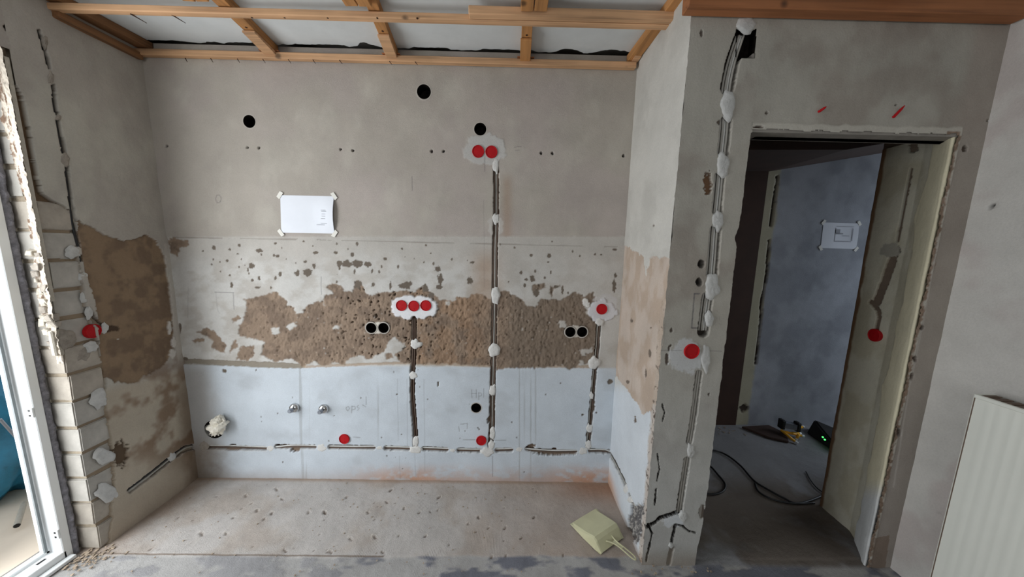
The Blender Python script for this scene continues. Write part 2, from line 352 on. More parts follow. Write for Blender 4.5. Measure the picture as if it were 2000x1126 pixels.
    bw = bare.astype(float)
    for _ in range(1): bw[1:-1, 1:-1] = (bw[1:-1, 1:-1]*2+bw[:-2, 1:-1]+bw[2:, 1:-1]+bw[1:-1, :-2]+bw[1:-1, 2:])/6
    rough = fbm(px/5, py/7, 44); cr = fbm(px/22, py/16, 45)
    pits = sm(0.68, 0.8, fbm(px/4.5, py/6, 46, 3))*(0.5+sm(640, 690, px)*(1-sm(790, 880, px)))
    depth += bw*(-0.006+(rough-0.5)*0.011-pits*0.010-depth)
    bc = np.zeros(X.shape); bc[:] = lin(148, 129, 112); mixc(bc, lin(128, 111, 97), sm(0.4, 0.7, cr)); mixc(bc, lin(166, 132, 102), sm(780, 830, px)*(1-sm(900, 980, px))*0.4*sm(0.35, 0.6, fbm(px/30, py/30, 47))); mixc(bc, lin(126, 113, 100), sm(975, 1010, px)*0.7)
    mixc(bc, lin(84, 70, 58), pits*0.7); mixc(bc, lin(190, 176, 160), sm(0.86, 0.93, fbm(px/3.5, py/3.5, 48, 2))*0.7)
    col += (bc-col)*bw[..., None]
    # chips in the whitewashed band
    chips = [(466,479,3,4),(504,489,8,4),(491,519,6,6),(483,526,2,5),(600,532,9,9),(580,533,6,6),(595,511,4,3),(612,519,4,6),(546,535,4,5),(537,543,3,4),(541,500,4,3),(534,498,3,4),(537,475,3,2.5),(501,561,6,2.5),(505,543,3,4),(451,556,3,6),(442,509,3,3),(416,483,4,5),(412,516,2,2),(492,547,3,3),(616,493,6,3),(657,476,1.5,3),(655,493,4,3),(687,497,4,4),(676,515,10,8),(662,514,6,6),(697,515,12,8),(718,516,7,6),(692,530,2,6),(726,529,2,5),(745,520,2,3),(752,505,4,3),(777,520,2.5,4),(740,530,2,4),(662,520,3,7),(790,558,12,7),(797,554,8,5),(830,563,7,9),(762,558,3,9),(728,556,4,4),(698,556,8,9),(842,576,7,6),(855,525,7,6),(860,545,6,11),(858,560,7,5),(918,548,6,8),(922,512,5,3),(1038,498,3,3),(1073,499,4,5),(1119,491,2,3),(1040,544,5,6),(1028,546,4,3),(1025,557,3,4),(1047,572,6,8),(1086,560,6,3),(1099,565,2.5,9),(1110,572,2,3),(993,550,2,2),(1076,532,2,4),(1202,487,5,2),(1200,558,4,14),(1203,538,3,5),(1018,532,3,4),(470,506,2,2),(448,487,3,3),(395,490,2,2),(1192,745,5,6),(856,750,2,5),(438,724,5,4),(360,700,5,4),(350,640,3,12),(342,610,2,8),(775,770,1.5,1.5),(1165,806,2,2),(1138,810,3,2)]
    for i, (cx, cy, rx, ry) in enumerate(chips): chip(depth, col, px, py, cx, cy, rx, ry, 0.005, (112, 102, 92), i*1.7)
    r = np.random.default_rng(3)
    for i in range(42):
        cx, cy = r.uniform(340, 1200), 470+abs(r.normal(0, 55)); s = r.uniform(0.9, 2.6)
        if cy < 575: chip(depth, col, px, py, cx, cy, s, s*r.uniform(0.7, 1.6), 0.003, (118, 108, 98), i*2.3+90)
    for i in range(34):
        cx, cy = r.uniform(380, 1190), r.uniform(720, 930); s = r.uniform(0.7, 1.5); chip(depth, col, px, py, cx, cy, s, s*r.uniform(0.8, 2.0), 0.002, (128, 124, 122), i*2.1+300)
    for cx, cy in ((483,288),(506,289),(665,291),(689,293),(843,295),(866,295),(1057,299),(1079,299),(1218,304),(325,285)):
        chip(depth, col, px, py, cx, cy, 2.6, 2.8, 0.02, (36, 32, 30), cx, 0.25)
    # old filler
    patch(depth, col, px, py, 947, 292, 44, 34, (196, 196, 194), 0.75); patch(depth, col, px, py, 809, 600, 50, 25, (232, 233, 236), 1.0, 0.002, 7, 0.22)
    patch(depth, col, px, py, 1176, 606, 28, 22, (214, 214, 218), 1.0, 0.001, 8, 0.35); patch(depth, col, px, py, 737, 640, 25, 12, (214, 208, 198), 1.0, -0.001, 9, 0.3)
    patch(depth, col, px, py, 1125, 647, 22, 12, (206, 200, 190), 1.0, -0.002, 10, 0.5); patch(depth, col, px, py, 968, 440, 16, 22, (204, 202, 198), 0.5, 0.001, 12)
    patch(depth, col, px, py, 1183, 600, 26, 30, (206, 204, 206), 0.5, 0, 14); patch(depth, col, px, py, 1143, 590, 6, 8, (222, 220, 216), 1.0, 0.001, 15)
    # cable chases
    for pts, wdt, c in VCH: chase(depth, col, px, py, pts, wdt, 0.028, c)
    for pts in HCH: chase(depth, col, px, py, pts, 8.5, 0.024, (84, 66, 56), 6)
    for cx, cy, rx, ry in ((575, 878, 10, 5), (452, 878, 14, 3), (1085, 886, 40, 4), (1037, 872, 9, 6), (455, 869, 6, 3), (1083, 876, 5, 2), (1150, 846, 6, 8), (1158, 795, 5, 14), (955, 820, 4, 7)): chip(depth, col, px, py, cx, cy, rx, ry, 0.016, (124, 108, 94), cx)
    # pencil
    for q in ([(418,570),(455,571)],[(420,570),(424,606),(428,612)],[(454,572),(456,604)],[(690,600),(690,600)],[(626,540),(627,575)],[(900,828),(913,826),(912,836)],[(896,832),(897,842)],[(905,858),(928,858)],[(965,859),(988,859)],[(690,853),(703,854)],[(1006,293),(1016,293)],[(1005,287),(1018,286)],
              [(921,760),(922,776)],[(930,760),(930,776)],[(921,768),(930,768)],[(935,766),(935,780)],[(935,767),(940,767),(941,772),(936,773)],[(945,758),(945,775)],
              [(676,796),(680,793),(683,797),(679,802),(676,797)],[(687,792),(687,806)],[(687,793),(693,793),(694,798),(688,800)],[(700,791),(697,794),(702,797),(698,801)],[(715,774),(715,790)],[(708,790),(715,794)],[(805,345),(805,372)],[(947,305),(947,335)],[(945,390),(946,560)],
              [(421,388),(423,381),(428,380),(432,386),(430,394),(424,396),(421,389)],[(365,620),(366,560)],[(810,885),(812,930)],[(962,890),(962,930)],[(780,890),(782,935)],[(795,740),(796,870)],[(828,740),(830,920)],[(776,740),(778,860)]):
        pencil(col, px, py, q, 0.75, 0.22 if max(abs(q[0][1]-q[-1][1]), 0) > 40 else 0.5)
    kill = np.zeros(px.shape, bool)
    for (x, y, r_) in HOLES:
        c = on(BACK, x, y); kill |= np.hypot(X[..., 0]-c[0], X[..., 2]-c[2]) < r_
    o = relief('wall_back', X, NORM[BACK], depth, col, M['plaster'], None, kill); tag(o, kind='structure')
    MB().box((-0.3, 0.09, -0.05), (XR, 0.2, 2.62)).build('masonry', M['masonry'], o)
    return o
VCH = [([(808,622),(808,668),(806,720),(805,765),(808,810),(811,845),(811,872)], 9.5, (74, 50, 38)),
       ([(969,322),(969,425),(967,480),(966,590),(964,690),(962,770),(961,830),(958,872)], 10.5, (92, 70, 54)),
       ([(1170,632),(1167,680),(1161,735),(1156,790),(1151,845),(1149,872)], 8.5, (88, 70, 56))]
HCH = [[(402,873),(517,876)],[(540,872),(613,873)],[(645,873),(729,874)],[(754,875),(797,876)],[(828,876),(872,878)],[(896,879),(936,880)],[(971,879),(998,879)],[(1030,876),(1045,880),(1124,883)],[(1153,880),(1195,882)]]
HOLES = [(487,237,0.033),(828,179,0.037),(938,252,0.033),(930,796,0.031),(725,640,0.031),(749,640,0.031),(1114,648,0.031),(1137,648,0.031),(418,838,0.052)]
wall_back = build_back()

# ================================================================== WALL: LEFT (x = 0), bricks bared along the window edge
def build_left():
    X, px, py = plane_grid(LEFT, (-B+0.004, 0.015), (-0.01, ZC+0.03), 0.004)
    Y, Z = X[..., 1], X[..., 2]
    col = np.zeros(X.shape); depth = (fbm(Y*14, Z*9, 51)-0.5)*0.006
    col[:] = lin(176, 170, 162); mixc(col, lin(188, 184, 174), sm(0.45, 0.7, fbm(Y*6, Z*4, 52)))
    lowd = sm(735, 760, py-(px-255)*-0.25); mixc(col, lin(182, 170, 152), lowd*0.8)
    stain = sm(0.42, 0.62, fbm(Y*9, Z*8, 53))*sm(640, 760, py)*(1-sm(860, 940, py)); mixc(col, lin(118, 90, 66), stain*0.75)
    mixc(col, lin(150, 128, 108), sm(900, 1040, py+0.77*(px-300))*0.4)
    jx = px+(fbm(Y*60, Z*60, 54)-0.5)*7; jy = py+(fbm(Y*60, Z*60, 55)-0.5)*9
    bare = inpoly(jx, jy, [(150,430),(165,438),(186,446),(203,458),(240,470),(262,468),(285,458),(305,468),(322,500),(330,560),(338,620),(340,690),(318,715),(290,730),(262,748),(225,745),(205,735),(198,690),(190,600),(165,520)])
    c2 = np.zeros(X.shape); c2[:] = lin(142, 121, 99); mixc(c2, lin(122, 103, 86), sm(0.4, 0.65, fbm(Y*20, Z*16, 56)))
    bw = bare.astype(float); depth += bw*(-0.007+(fbm(Y*40, Z*40, 57)-0.5)*0.006-depth); col += (c2-col)*bw[..., None]
    # brick strip beside the window edge: plaster gone
    strip = inpoly(jx, jy, [(-200,150),(30,165),(45,190),(58,250),(68,310),(76,352),(84,378),(120,400),(140,415),(152,470),(158,540),(168,600),(190,660),(205,720),(207,770),(212,830),(222,880),(225,930),(226,965),(218,985),(222,1010),(215,1040),(208,1200),(-300,1200)])
    sw = strip.astype(float); depth += sw*(-0.0165-depth); mixc(col, lin(146, 130, 110), sw)
    up = inpoly(jx, jy, [(-200,150),(30,165),(45,190),(58,250),(68,310),(76,352),(84,378),(120,400),(-200,405)])
    mixc(col, lin(104, 84, 64), up*0.9)
    mixc(col, lin(104, 82, 62), sm(-0.10, -0.01, Y+(fbm(Y*20, Z*12, 59)-0.5)*0.06)*sm(700, 780, py)*0.6)
    chase(depth, col, px, py, [(76,60),(88,100),(97,132)], 6, 0.02, (70, 62, 56)); chase(depth, col, px, py, [(104,168),(108,205),(113,222)], 7, 0.02, (70, 62, 56))
    chase(depth, col, px, py, [(113,235),(120,270),(126,297)], 8, 0.02, (88, 74, 64)); chase(depth, col, px, py, [(131,328),(140,400),(150,455),(157,480)], 7.5, 0.02, (64, 56, 50))
    chase(depth, col, px, py, [(160,500),(164,530)], 6, 0.02, (60, 52, 46)); chase(depth, col, px, py, [(172,605),(188,628),(205,640)], 12, 0.02, (92, 74, 60))
    chase(depth, col, px, py, [(255,957),(295,927),(335,895)], 11, 0.024, (70, 58, 50)); chase(depth, col, px, py, [(345,888),(362,876),(390,869)], 11, 0.024, (84, 68, 56))
    chip(depth, col, px, py, 218, 642, 20, 6, 0.012, (84, 68, 56), 3); chip(depth, col, px, py, 236, 885, 16, 26, 0.01, (96, 80, 64), 5); chip(depth, col, px, py, 228, 968, 2, 2.5, 0.012, (30, 28, 26), 6, 0.2)
    for q in ((332, 640, 4, 16), (340, 668, 5, 10), (337, 690, 6, 10)): chip(depth, col, px, py, *q, -0.001, (206, 202, 196), q[0])
    mixc(col, lin(206, 200, 192), (1-sm(4, 7, dpoly(px, py, [(325,480),(338,560),(345,640),(352,700),(357,800),(368,870)], 12)+(fbm(Z*50, Y*50, 58)-0.5)*6))*0.5*(1-sm(690, 720, py)))
    o = relief('wall_left', X, NORM[LEFT], depth, col, M['plaster']); tag(o, kind='structure')
    MB().box((-0.118, -B+0.006, -0.02), (-0.011, 0.1, 2.62)).build('mortar_core', M['mortar'], o)
    # lintel over the balcony door, wall behind it, jamb at the far end
    Xl, lx, ly = plane_grid((0, 0.008), (-1.62, -B+0.008), (2.17, ZC+0.03), 0.01)
    lc = np.zeros(Xl.shape); lc[:] = lin(170, 163, 156); ld = (fbm(Xl[..., 1]*14, Xl[..., 2]*9, 51)-0.5)*0.006
    chip(ld, lc, lx, ly, 20, 52, 12, 8, 0.012, (90, 62, 44), 2)
    relief('lintel', Xl, NORM[LEFT], ld, lc, M['plaster'], o)
    MB().box((-0.3, -1.62, 2.172), (0.004, -B, 2.62)).build('lintel_core', M['masonry'], o)
    MB().box((-0.3, -4.4, -0.02), (0.008, -1.62, 2.62)).build('window_jamb', M['concrete'], o)
    # bricks, 125 mm courses
    var = []
    for k in range(6):
        ln = 0.235 if k % 2 else 0.112; b = MB().box((-0.116, 0, 0), (-0.002+random.uniform(-0.003, 0.002), ln, 0.112), 0.0025)
        t = b.build('brick', M['brick' if k % 3 else 'brick2'], o, bevel=0.004, seg=2); me = t.data; bpy.data.objects.remove(t); var.append(me)
    t = MB().box((-0.116, 0, 0), (-0.034, 0.112, 0.112), 0.002).build('brick', M['brick'], o, bevel=0.006, seg=2); var.append(t.data); bpy.data.objects.remove(t)
    for i in range(18):
        z = 0.006+i*0.1245
        if z > 2.1: break
        up = z > 1.58; t = link('brick', var[6] if up else var[(i % 2)+2*((i*7) % 3)], o); t.location = (random.uniform(-0.003, 0.002), -B+random.uniform(-0.003, 0.003), z)
    return o
wall_left = build_left()
# rough plaster remains on the window reveal above the clean bricks
def reveal_edge():
    a = np.linspace(-0.062, 0.006, 35); b = np.linspace(0.93, 2.17, 420); A, Z = np.meshgrid(a, b)
    X = np.zeros(A.shape+(3,)); X[..., 0] = A; X[..., 1] = -B-0.003; X[..., 2] = Z; px, py = project(X)
    n1 = fbm(A*90, Z*60, 71); n2 = fbm(A*30, Z*14, 72); col = np.zeros(X.shape); col[:] = lin(206, 196, 182); mixc(col, lin(120, 98, 82), sm(0.42, 0.6, n1)*(1-sm(-0.02, -0.012, A)))
    edge = -0.040+(n2-0.5)*0.03+0.012*np.sin(Z*9)
    depth = 0.004+(n1-0.5)*0.012+0.006*sm(-0.02, -0.012, A)
    relief('broken_plaster_edge', X, (0, -1, 0), depth, col, M['plaster'], wall_left, (A < edge) | ((Z < 1.04) & (A < -0.03+(n2-0.5)*0.06)))
    b = MB(); zs = np.linspace(1.2, 2.14, 120); prev = None
    for i, z in enumerate(zs):
        w = 0.022*float(fbm(np.array([z*45.]), np.array([1.]), 5)[0]); y = -B-0.004
        ring = [(-0.004-w*0.4, y-0.003, z), (0.003, y-0.004-w*0.2, z), (0.004, y+0.006, z), (-0.004-w*0.4, y+0.008, z)]
        b.v += ring
        if i:
            q = 4*i
            for k in range(4): b.f.append((q-4+k, q-4+(k+1) % 4, q+(k+1) % 4, q+k))
    b.f += [(0, 1, 2, 3), tuple(len(b.v)-4+k for k in range(4))]
    b.build('plaster_corner_strip', M['cream'], wall_left)
    for i in range(26):                                        # loose bits of render sticking out around the break
        z = random.uniform(0.98, 1.42); x = random.uniform(-0.04, 0.0); s = random.uniform(0.008, 0.02)
        MB().box((x-s, -B-0.016, z-s*0.7), (x+s*0.6, -B+0.004, z+s*0.8), s*0.35).build('plaster_crumb', M['cream' if i % 3 else 'oldfill'], wall_left, bevel=0.002)
    MB().box((-0.022, -B-0.022, 0.965), (0.0, -B+0.004, 1.075), 0.003).build('plaster_chunk', M['cream'], wall_left, bevel=0.004)
    dab(wall_left, LEFT, 134, 662, 22, 22, 0.018, 'oldfill', 3, -0.012); dab(wall_left, LEFT, 168, 690, 16, 18, 0.012, 'oldfill', 4, -0.014)
reveal_edge()
for i, q in enumerate(((88,82,6,14),(99,152,7,14),(114,229,6,6),(128,312,9,14),(145,492,16,12),(165,540,9,9),(169,578,9,15),(176,610,8,13),(207,640,7,12),(182,676,15,10),(196,778,17,20),(207,890,22,15),(214,962,24,18),(337,890,9,10),(398,871,9,12))):
    dab(wall_left, LEFT, *q, h=0.007 if i < 4 else 0.008, mat='greyfill' if i not in (0, 1, 2, 3) else 'oldfill', off=-0.004 if i > 3 else 0.0) if q[0] < 372 else dab(wall_back, BACK, *q, h=0.006, mat='oldfill')

# ================================================================== WALL: PIER SIDE (x = W)
def build_side():
    X, px, py = plane_grid(SIDE, (-P, 0.02), (-0.01, ZC), 0.004); Y, Z = X[..., 1], X[..., 2]
    col = np.zeros(X.shape); depth = (fbm(Y*8, Z*6, 61)-0.5)*0.004; col[:] = lin(206, 204, 198); mixc(col, lin(196, 194, 188), sm(0.45, 0.7, fbm(Y*7, Z*7, 62)))
    jx = px+(fbm(Y*40, Z*40, 63)-0.5)*10; jy = py+(fbm(Y*40, Z*40, 64)-0.5)*14
    low = sm(735, 770, jy); mixc(col, lin(210, 216, 222), low)
    bare = inpoly(jx, jy, [(1190,470),(1222,480),(1235,488),(1256,500),(1262,540),(1270,502),(1330,505),(1330,700),(1268,806),(1252,806),(1240,785),(1222,760),(1205,735),(1180,720)])
    bw = bare.astype(float); depth -= bw*0.003; c2 = np.zeros(X.shape); c2[:] = lin(186, 168, 152); mixc(c2, lin(198, 184, 172), sm(0.4, 0.65, fbm(Y*16, Z*9, 65))); col += (c2-col)*bw[..., None]
    edge = sm(-0.458, -0.478, Y+(fbm(Y*30, Z*12, 66)-0.5)*0.03)*sm(540, 700, py); mixc(col, lin(186, 172, 158), edge*0.8); depth -= 0.004*edge*sm(0.5, 0.6, fbm(Y*90, Z*90, 67)); mixc(col, lin(96, 84, 76), edge*sm(0.62, 0.7, fbm(Y*80, Z*50, 68)))
    mixc(col, lin(196, 150, 116), sm(0.13, 0.02, Z)*sm(-0.25, -0.02, Y)*0.8); mixc(col, lin(176, 150, 128), sm(0.05, 0.0, Z)*0.5)
    chase(depth, col, px, py, [(1186,880),(1197,897),(1216,935),(1222,952)], 6.5, 0.02, (96, 92, 90)); chase(depth, col, px, py, [(1228,965),(1236,985)], 5, 0.02, (80, 74, 70))
    for q in ((1232,626,3,5),(1268,690,3,9),(1260,730,2,10),(1240,820,3,8),(1270,640,2,2),(1225,745,3,4),(1276,440,2,2)): chip(depth, col, px, py, *q, 0.004, (120, 108, 98), q[1])
    hole = inpoly(jx, jy, [(1232,980),(1256,985),(1252,1040),(1246,1062),(1224,1050),(1226,1010)]).astype(float)   # rubble mesh bared at the foot
    depth += hole*(-0.016+(fbm(Y*110, Z*70, 69)-0.5)*0.03-depth); mixc(col, lin(86, 80, 78), hole*0.9); mixc(col, lin(176, 172, 166), hole*sm(0.58, 0.66, fbm(Y*110, Z*70, 69)))
    o = relief('wall_pier_side', X, NORM[SIDE], depth, col, M['plaster']); tag(o, kind='structure'); return o
wall_side = build_side()
for q in ((1222,955,5,9),(1230,975,5,7)): dab(wall_side, SIDE, *q, h=0.006)

# ================================================================== WALL: FRONT of pier, lintel and strip beside the right wall (y = -P)
def edge_x(z): return XR+0.011-0.016*sm(0.35, 0.0, z)+(fbm(z*30, z*0+2, 81)-0.5)*0.007-0.012*np.exp(-((z-1.52)/0.03)**2)
def front_color(X, px, py):
    col = np.zeros(X.shape); col[:] = lin(176, 172, 163); mixc(col, lin(160, 153, 144), sm(0.45, 0.7, fbm(X[..., 0]*5, X[..., 2]*5, 82))); mixc(col, lin(188, 190, 190), sm(600, 1000, py)*0.6); return col
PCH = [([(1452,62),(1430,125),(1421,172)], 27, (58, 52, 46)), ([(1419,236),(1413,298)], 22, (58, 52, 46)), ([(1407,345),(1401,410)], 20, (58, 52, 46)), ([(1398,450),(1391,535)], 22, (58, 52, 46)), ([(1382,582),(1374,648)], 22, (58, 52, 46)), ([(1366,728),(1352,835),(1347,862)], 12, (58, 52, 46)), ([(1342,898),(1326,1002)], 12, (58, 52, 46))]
def build_front():
    zs = np.linspace(-0.01, 2.5, 830); u = np.linspace(0, 1, 92); U, Z = np.meshgrid(u, zs)
    XL = W-0.0+(fbm(zs*25, zs*0, 83)-0.5)*0.008; XRt = np.where(zs > HD-0.004, XR+0.0165, edge_x(zs))
    X = np.zeros(U.shape+(3,)); X[..., 0] = XL[:, None]+(XRt-XL)[:, None]*U; X[..., 1] = -P; X[..., 2] = Z; px, py = project(X)
    col = front_color(X, px, py); depth = (fbm(X[..., 0]*12, Z*8, 84)-0.5)*0.004
    patch(depth, col, px, py, 1340, 695, 34, 36, (204, 206, 208), 0.8, 0.001, 17)
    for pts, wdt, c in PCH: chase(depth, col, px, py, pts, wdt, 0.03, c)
    for q in ((1370,515,7,9),(1366,551,7,9)): chip(depth, col, px, py, *q, 0.03, (40, 36, 34), 3, 0.15)
    for q in ((1383,358,8,22),): chip(depth, col, px, py, *q, 0.012, (120, 92, 70), 4, 0.6)
    for q in ((1405,238,4,5),(1312,645,3,5),(1303,700,4,12),(1307,680,2,6),(1370,65,3,8),(1412,808,5,7),(1372,1000,7,14),(1385,770,2,3),(1310,675,2,3)): chip(depth, col, px, py, *q, 0.006, (104, 94, 86), q[0], 0.4)
    patch(depth, col, px, py, 1314, 1016, 22, 14, (208, 212, 216), 0.9, 0.001, 19, 0.5)
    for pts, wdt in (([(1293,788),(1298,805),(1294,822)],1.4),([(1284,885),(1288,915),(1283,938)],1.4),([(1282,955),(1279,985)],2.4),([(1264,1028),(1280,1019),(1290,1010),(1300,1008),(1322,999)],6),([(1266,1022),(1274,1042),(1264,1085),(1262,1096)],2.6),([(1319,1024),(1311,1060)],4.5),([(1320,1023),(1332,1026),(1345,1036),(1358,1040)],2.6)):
        chase(depth, col, px, py, pts, wdt, 0.026, (26, 22, 20), 9); mixc(col, lin(28, 24, 22), 1-sm(wdt/2+0.2, wdt/2+1.4, dpoly(px, py, pts)+(fbm(px/5, py/5, 9, 3)-0.5)*2.6))  # near-black shade painted into the cracks and just past their edges
    chase(depth, col, px, py, [(1312,1070),(1306,1100)], 9, 0.006, (128, 122, 114), 12)
    mixc(col, lin(150, 138, 124), sm(1060, 1100, py)*0.6)
    for q in ([(1356,573),(1366,573)],[(1356,573),(1351,640)],[(1351,640),(1364,640)]): pencil(col, px, py, q, 1.2, 0.8)
    pencil(col, px, py, [(1290,684),(1330,684)], 0.8, 0.4); pencil(col, px, py, [(1380,684),(1410,686)], 0.8, 0.4)
    kill = inpoly(px, py, [(1442,61),(1477,58),(1473,113),(1441,113)])
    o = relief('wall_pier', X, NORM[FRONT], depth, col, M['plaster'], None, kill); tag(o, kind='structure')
    MB().box((W+0.022, -P+0.05, -0.02), (XR-0.004, 0.1, 2.62)).build('masonry', M['masonry'], o)
    MB().box((XR-0.012, -P+0.005, -0.02), (XR-0.001, 0.1, 2.2)).build('door_reveal', M['concrete'], o)
    # lintel + strip
    X2, p2, q2 = plane_grid(FRONT, (XR+0.012, WD+0.01), (-0.01, 2.5), 0.004); x, z = X2[..., 0], X2[..., 2]
    c2 = front_color(X2, p2, q2); d2 = (fbm(x*12, z*8, 84)-0.5)*0.004
    mixc(c2, lin(166, 156, 147), sm(3.6, 3.66, x)*0.8)
    hz = HD+(fbm(x*20, x*0, 85)-0.5)*0.016+0.004; rx = 3.640+(fbm(z*26, z*0+4, 86)-0.5)*0.016
    band = (1-sm(0.022, 0.03, z-hz))*(x < 3.66); mixc(c2, lin(196, 192, 182), band*0.8); d2 += 0.002*band
    jag = (1-sm(0.010, 0.018, x-rx+(fbm(x*90, z*60, 87)-0.5)*0.03))*(z < 1.94)*(x > 3.60); d2 -= 0.0025*jag*(fbm(x*120, z*80, 88) > 0.5); mixc(c2, lin(138, 114, 96), jag*0.9)
    mixc(c2, lin(132, 112, 96), inpoly(p2, q2, [(1705,1050),(1738,1045),(1728,1115),(1700,1115)])*0.7)
    pencil(c2, p2, q2, [(1830,480),(1800,640),(1775,760),(1745,950)], 1.6, 0.5, (206, 200, 194))
    for q in ((1498,220,3,3),(1930,235,2,2),(1750,205,2,2),(1480,248,12,2.5),(1885,290,6,6),(1755,845,5,9),(1780,735,4,7),(1787,700,4,7),(1800,640,4,6)): chip(d2, c2, p2, q2, *q, 0.008, (90, 78, 70), q[0], 0.4)
    kill = ((z < hz) & (x < rx)) | inpoly(p2, q2, [(1442,61),(1477,58),(1473,113),(1441,113)])
    o2 = relief('wall_doorway', X2, NORM[FRONT], d2, c2, M['plaster'], None, kill); tag(o2, kind='structure')
    MB().box((XR+0.07, -P+0.05, HD-0.002), (WD+0.2, -P+0.085, 2.62)).box((XR-0.01, -P+0.075, HD), (XR+0.08, -P+0.085, 2.62)).build('lintel_core', M['masonry'], o2)
    MB().box((XR-0.005, -P+0.002, HD-0.002), (3.70, -P+0.09, HD+0.012)).build('lintel_soffit', M['concrete'], o2)
    MB().box((3.775, -P+0.008, -0.02), (4.0, -0.15, 2.62)).build('masonry', M['masonry'], o2)
    # door jamb at the right: splayed new plaster at the front, older plaster behind
    path = np.array([(3.668, -P+0.012), (3.640, -P+0.008), (3.652, -P+0.028), (3.70, -0.42), (3.745, -0.36), (3.765, -0.32), (3.767, -0.155), (3.775, -0.150)])
    seg = np.r_[0, np.cumsum(np.hypot(*np.diff(path, axis=0).T))]; s = np.linspace(0, seg[-1], 110); z = np.linspace(-0.005, HD+0.055, 500)
    Sx, Zx = np.meshgrid(s, z); X3 = np.stack([np.interp(Sx, seg, path[:, 0]), np.interp(Sx, seg, path[:, 1]), Zx], -1); t = np.gradient(X3, axis=1); N3 = np.stack([t[..., 1], -t[..., 0], 0*Zx], -1); N3 /= np.linalg.norm(N3, axis=-1, keepdims=True)
    N3 *= -np.sign((N3*np.array([1, 0.4, 0])).sum(-1, keepdims=True)); p3, q3 = project(X3)
    c3 = np.zeros(X3.shape); c3[:] = lin(204, 200, 184); mixc(c3, lin(190, 184, 164), sm(0.4, 0.65, fbm(Sx*14, Zx*6, 91))); d3 = (fbm(Sx*12, Zx*9, 92)-0.5)*0.006
    bandw = 0.195+(fbm(Zx*6, Zx*0, 93)-0.5)*0.08; cream = 1-sm(bandw-0.006, bandw+0.006, Sx); mixc(c3, lin(222, 214, 186), cream*0.9); d3 += 0.003*cream; mixc(c3, lin(206, 210, 216), cream*sm(930, 980, q3)*0.8)
    mixc(c3, lin(112, 76, 46), sm(seg[-1]-0.032, seg[-1]-0.022, Sx+(fbm(Zx*14, Sx*4, 94)-0.5)*0.014)*0.9)
    chase(d3, c3, p3, q3, [(1779,330),(1772,370),(1762,420),(1752,470)], 6, 0.02, (52, 40, 32)); chase(d3, c3, p3, q3, [(1754,480),(1757,492),(1752,500),(1744,512)], 3, 0.012, (60, 50, 40))
    chase(d3, c3, p3, q3, [(1742,508),(1727,550),(1712,588)], 17, 0.014, (112, 92, 72)); chase(d3, c3, p3, q3, [(1700,590),(1714,606),(1716,622),(1712,642)], 9, 0.012, (104, 84, 62))
    patch(d3, c3, p3, q3, 1738, 488, 20, 16, (164, 160, 150), 0.9, 0.001, 22); chip(d3, c3, p3, q3, 1783, 287, 10, 12, 0.02, (34, 30, 26), 2)
    relief('door_jamb', X3, N3, d3, c3, M['plaster'], o2)
    return o, o2
wall_pier, wall_door = build_front()
for q in ((1458,48,21,17),(1422,205,15,32),(1412,322,13,26),(1402,430,12,20),(1391,560,16,26),(1386,622,9,16),(1378,700,10,30),(1349,880,8,15),(1334,1008,9,11),(1310,1064,5,6)): dab(wall_pier, FRONT, *q, h=0.010, mat='greyfill', off=0.0, lobes=0.3)
for q in ((812,672,10,10,.008),(807,733,9,7,.006),(812,862,6,12,.006),(968,322,7,15,.007),(968,427,7,11,.006),(968,577,9,17,.008),(965,684,12,13,.012),(962,762,7,11,.007),(962,846,6,12,.006),(960,869,7,9,.006),(1171,628,8,9,.006),(1160,709,11,13,.012),(1155,772,4,8,.005),(1151,836,7,9,.006),(1149,868,7,9,.006),
          (528,875,8,6,.003),(628,874,11,8,.003),(741,874,7,4,.002),(812,878,13,8,.005),(884,879,6,4,.002),(952,882,15,9,.007),(1014,877,8,5,.002),(1139,880,10,8,.005),(1148,595,5,6,.004)): dab(wall_back, BACK, *q[:4], h=q[4])

# ================================================================== WALLS out of the way: right, rear; ceiling; floor
def build_right():
    X, px, py = plane_grid(RIGHT, (-2.2, -P+0.004), (-0.01, 2.5), 0.01); col = np.zeros(X.shape); col[:] = lin(206, 203, 198); mixc(col, lin(194, 186, 182), sm(0.45, 0.7, fbm(X[..., 1]*6, X[..., 2]*5, 101)))
    depth = (fbm(X[..., 1]*6, X[..., 2]*6, 102)-0.5)*0.004
    for q in ((1934,402,4,6),(1832,998,2,4)): chip(depth, col, px, py, *q, 0.015, (40, 34, 32), 1, 0.2)
    o = relief('wall_right', X, NORM[RIGHT], depth, col, M['plaster']); tag(o, kind='structure')
    MB().box((WD+0.02, -4.4, -0.02), (WD+0.2, -P+0.03, 2.62)).build('masonry', M['concrete'], o)
build_right()
tag(MB().box((-0.1, -4.5, -0.02), (0.55, -4.35, 2.62)).box((2.85, -4.5, -0.02), (WD+0.1, -4.35, 2.62)).box((0.55, -4.5, -0.02), (2.85, -4.35, 0.75)).box((0.55, -4.5, 2.25), (2.85, -4.35, 2.62)).build('wall_rear', M['concrete']), kind='structure')

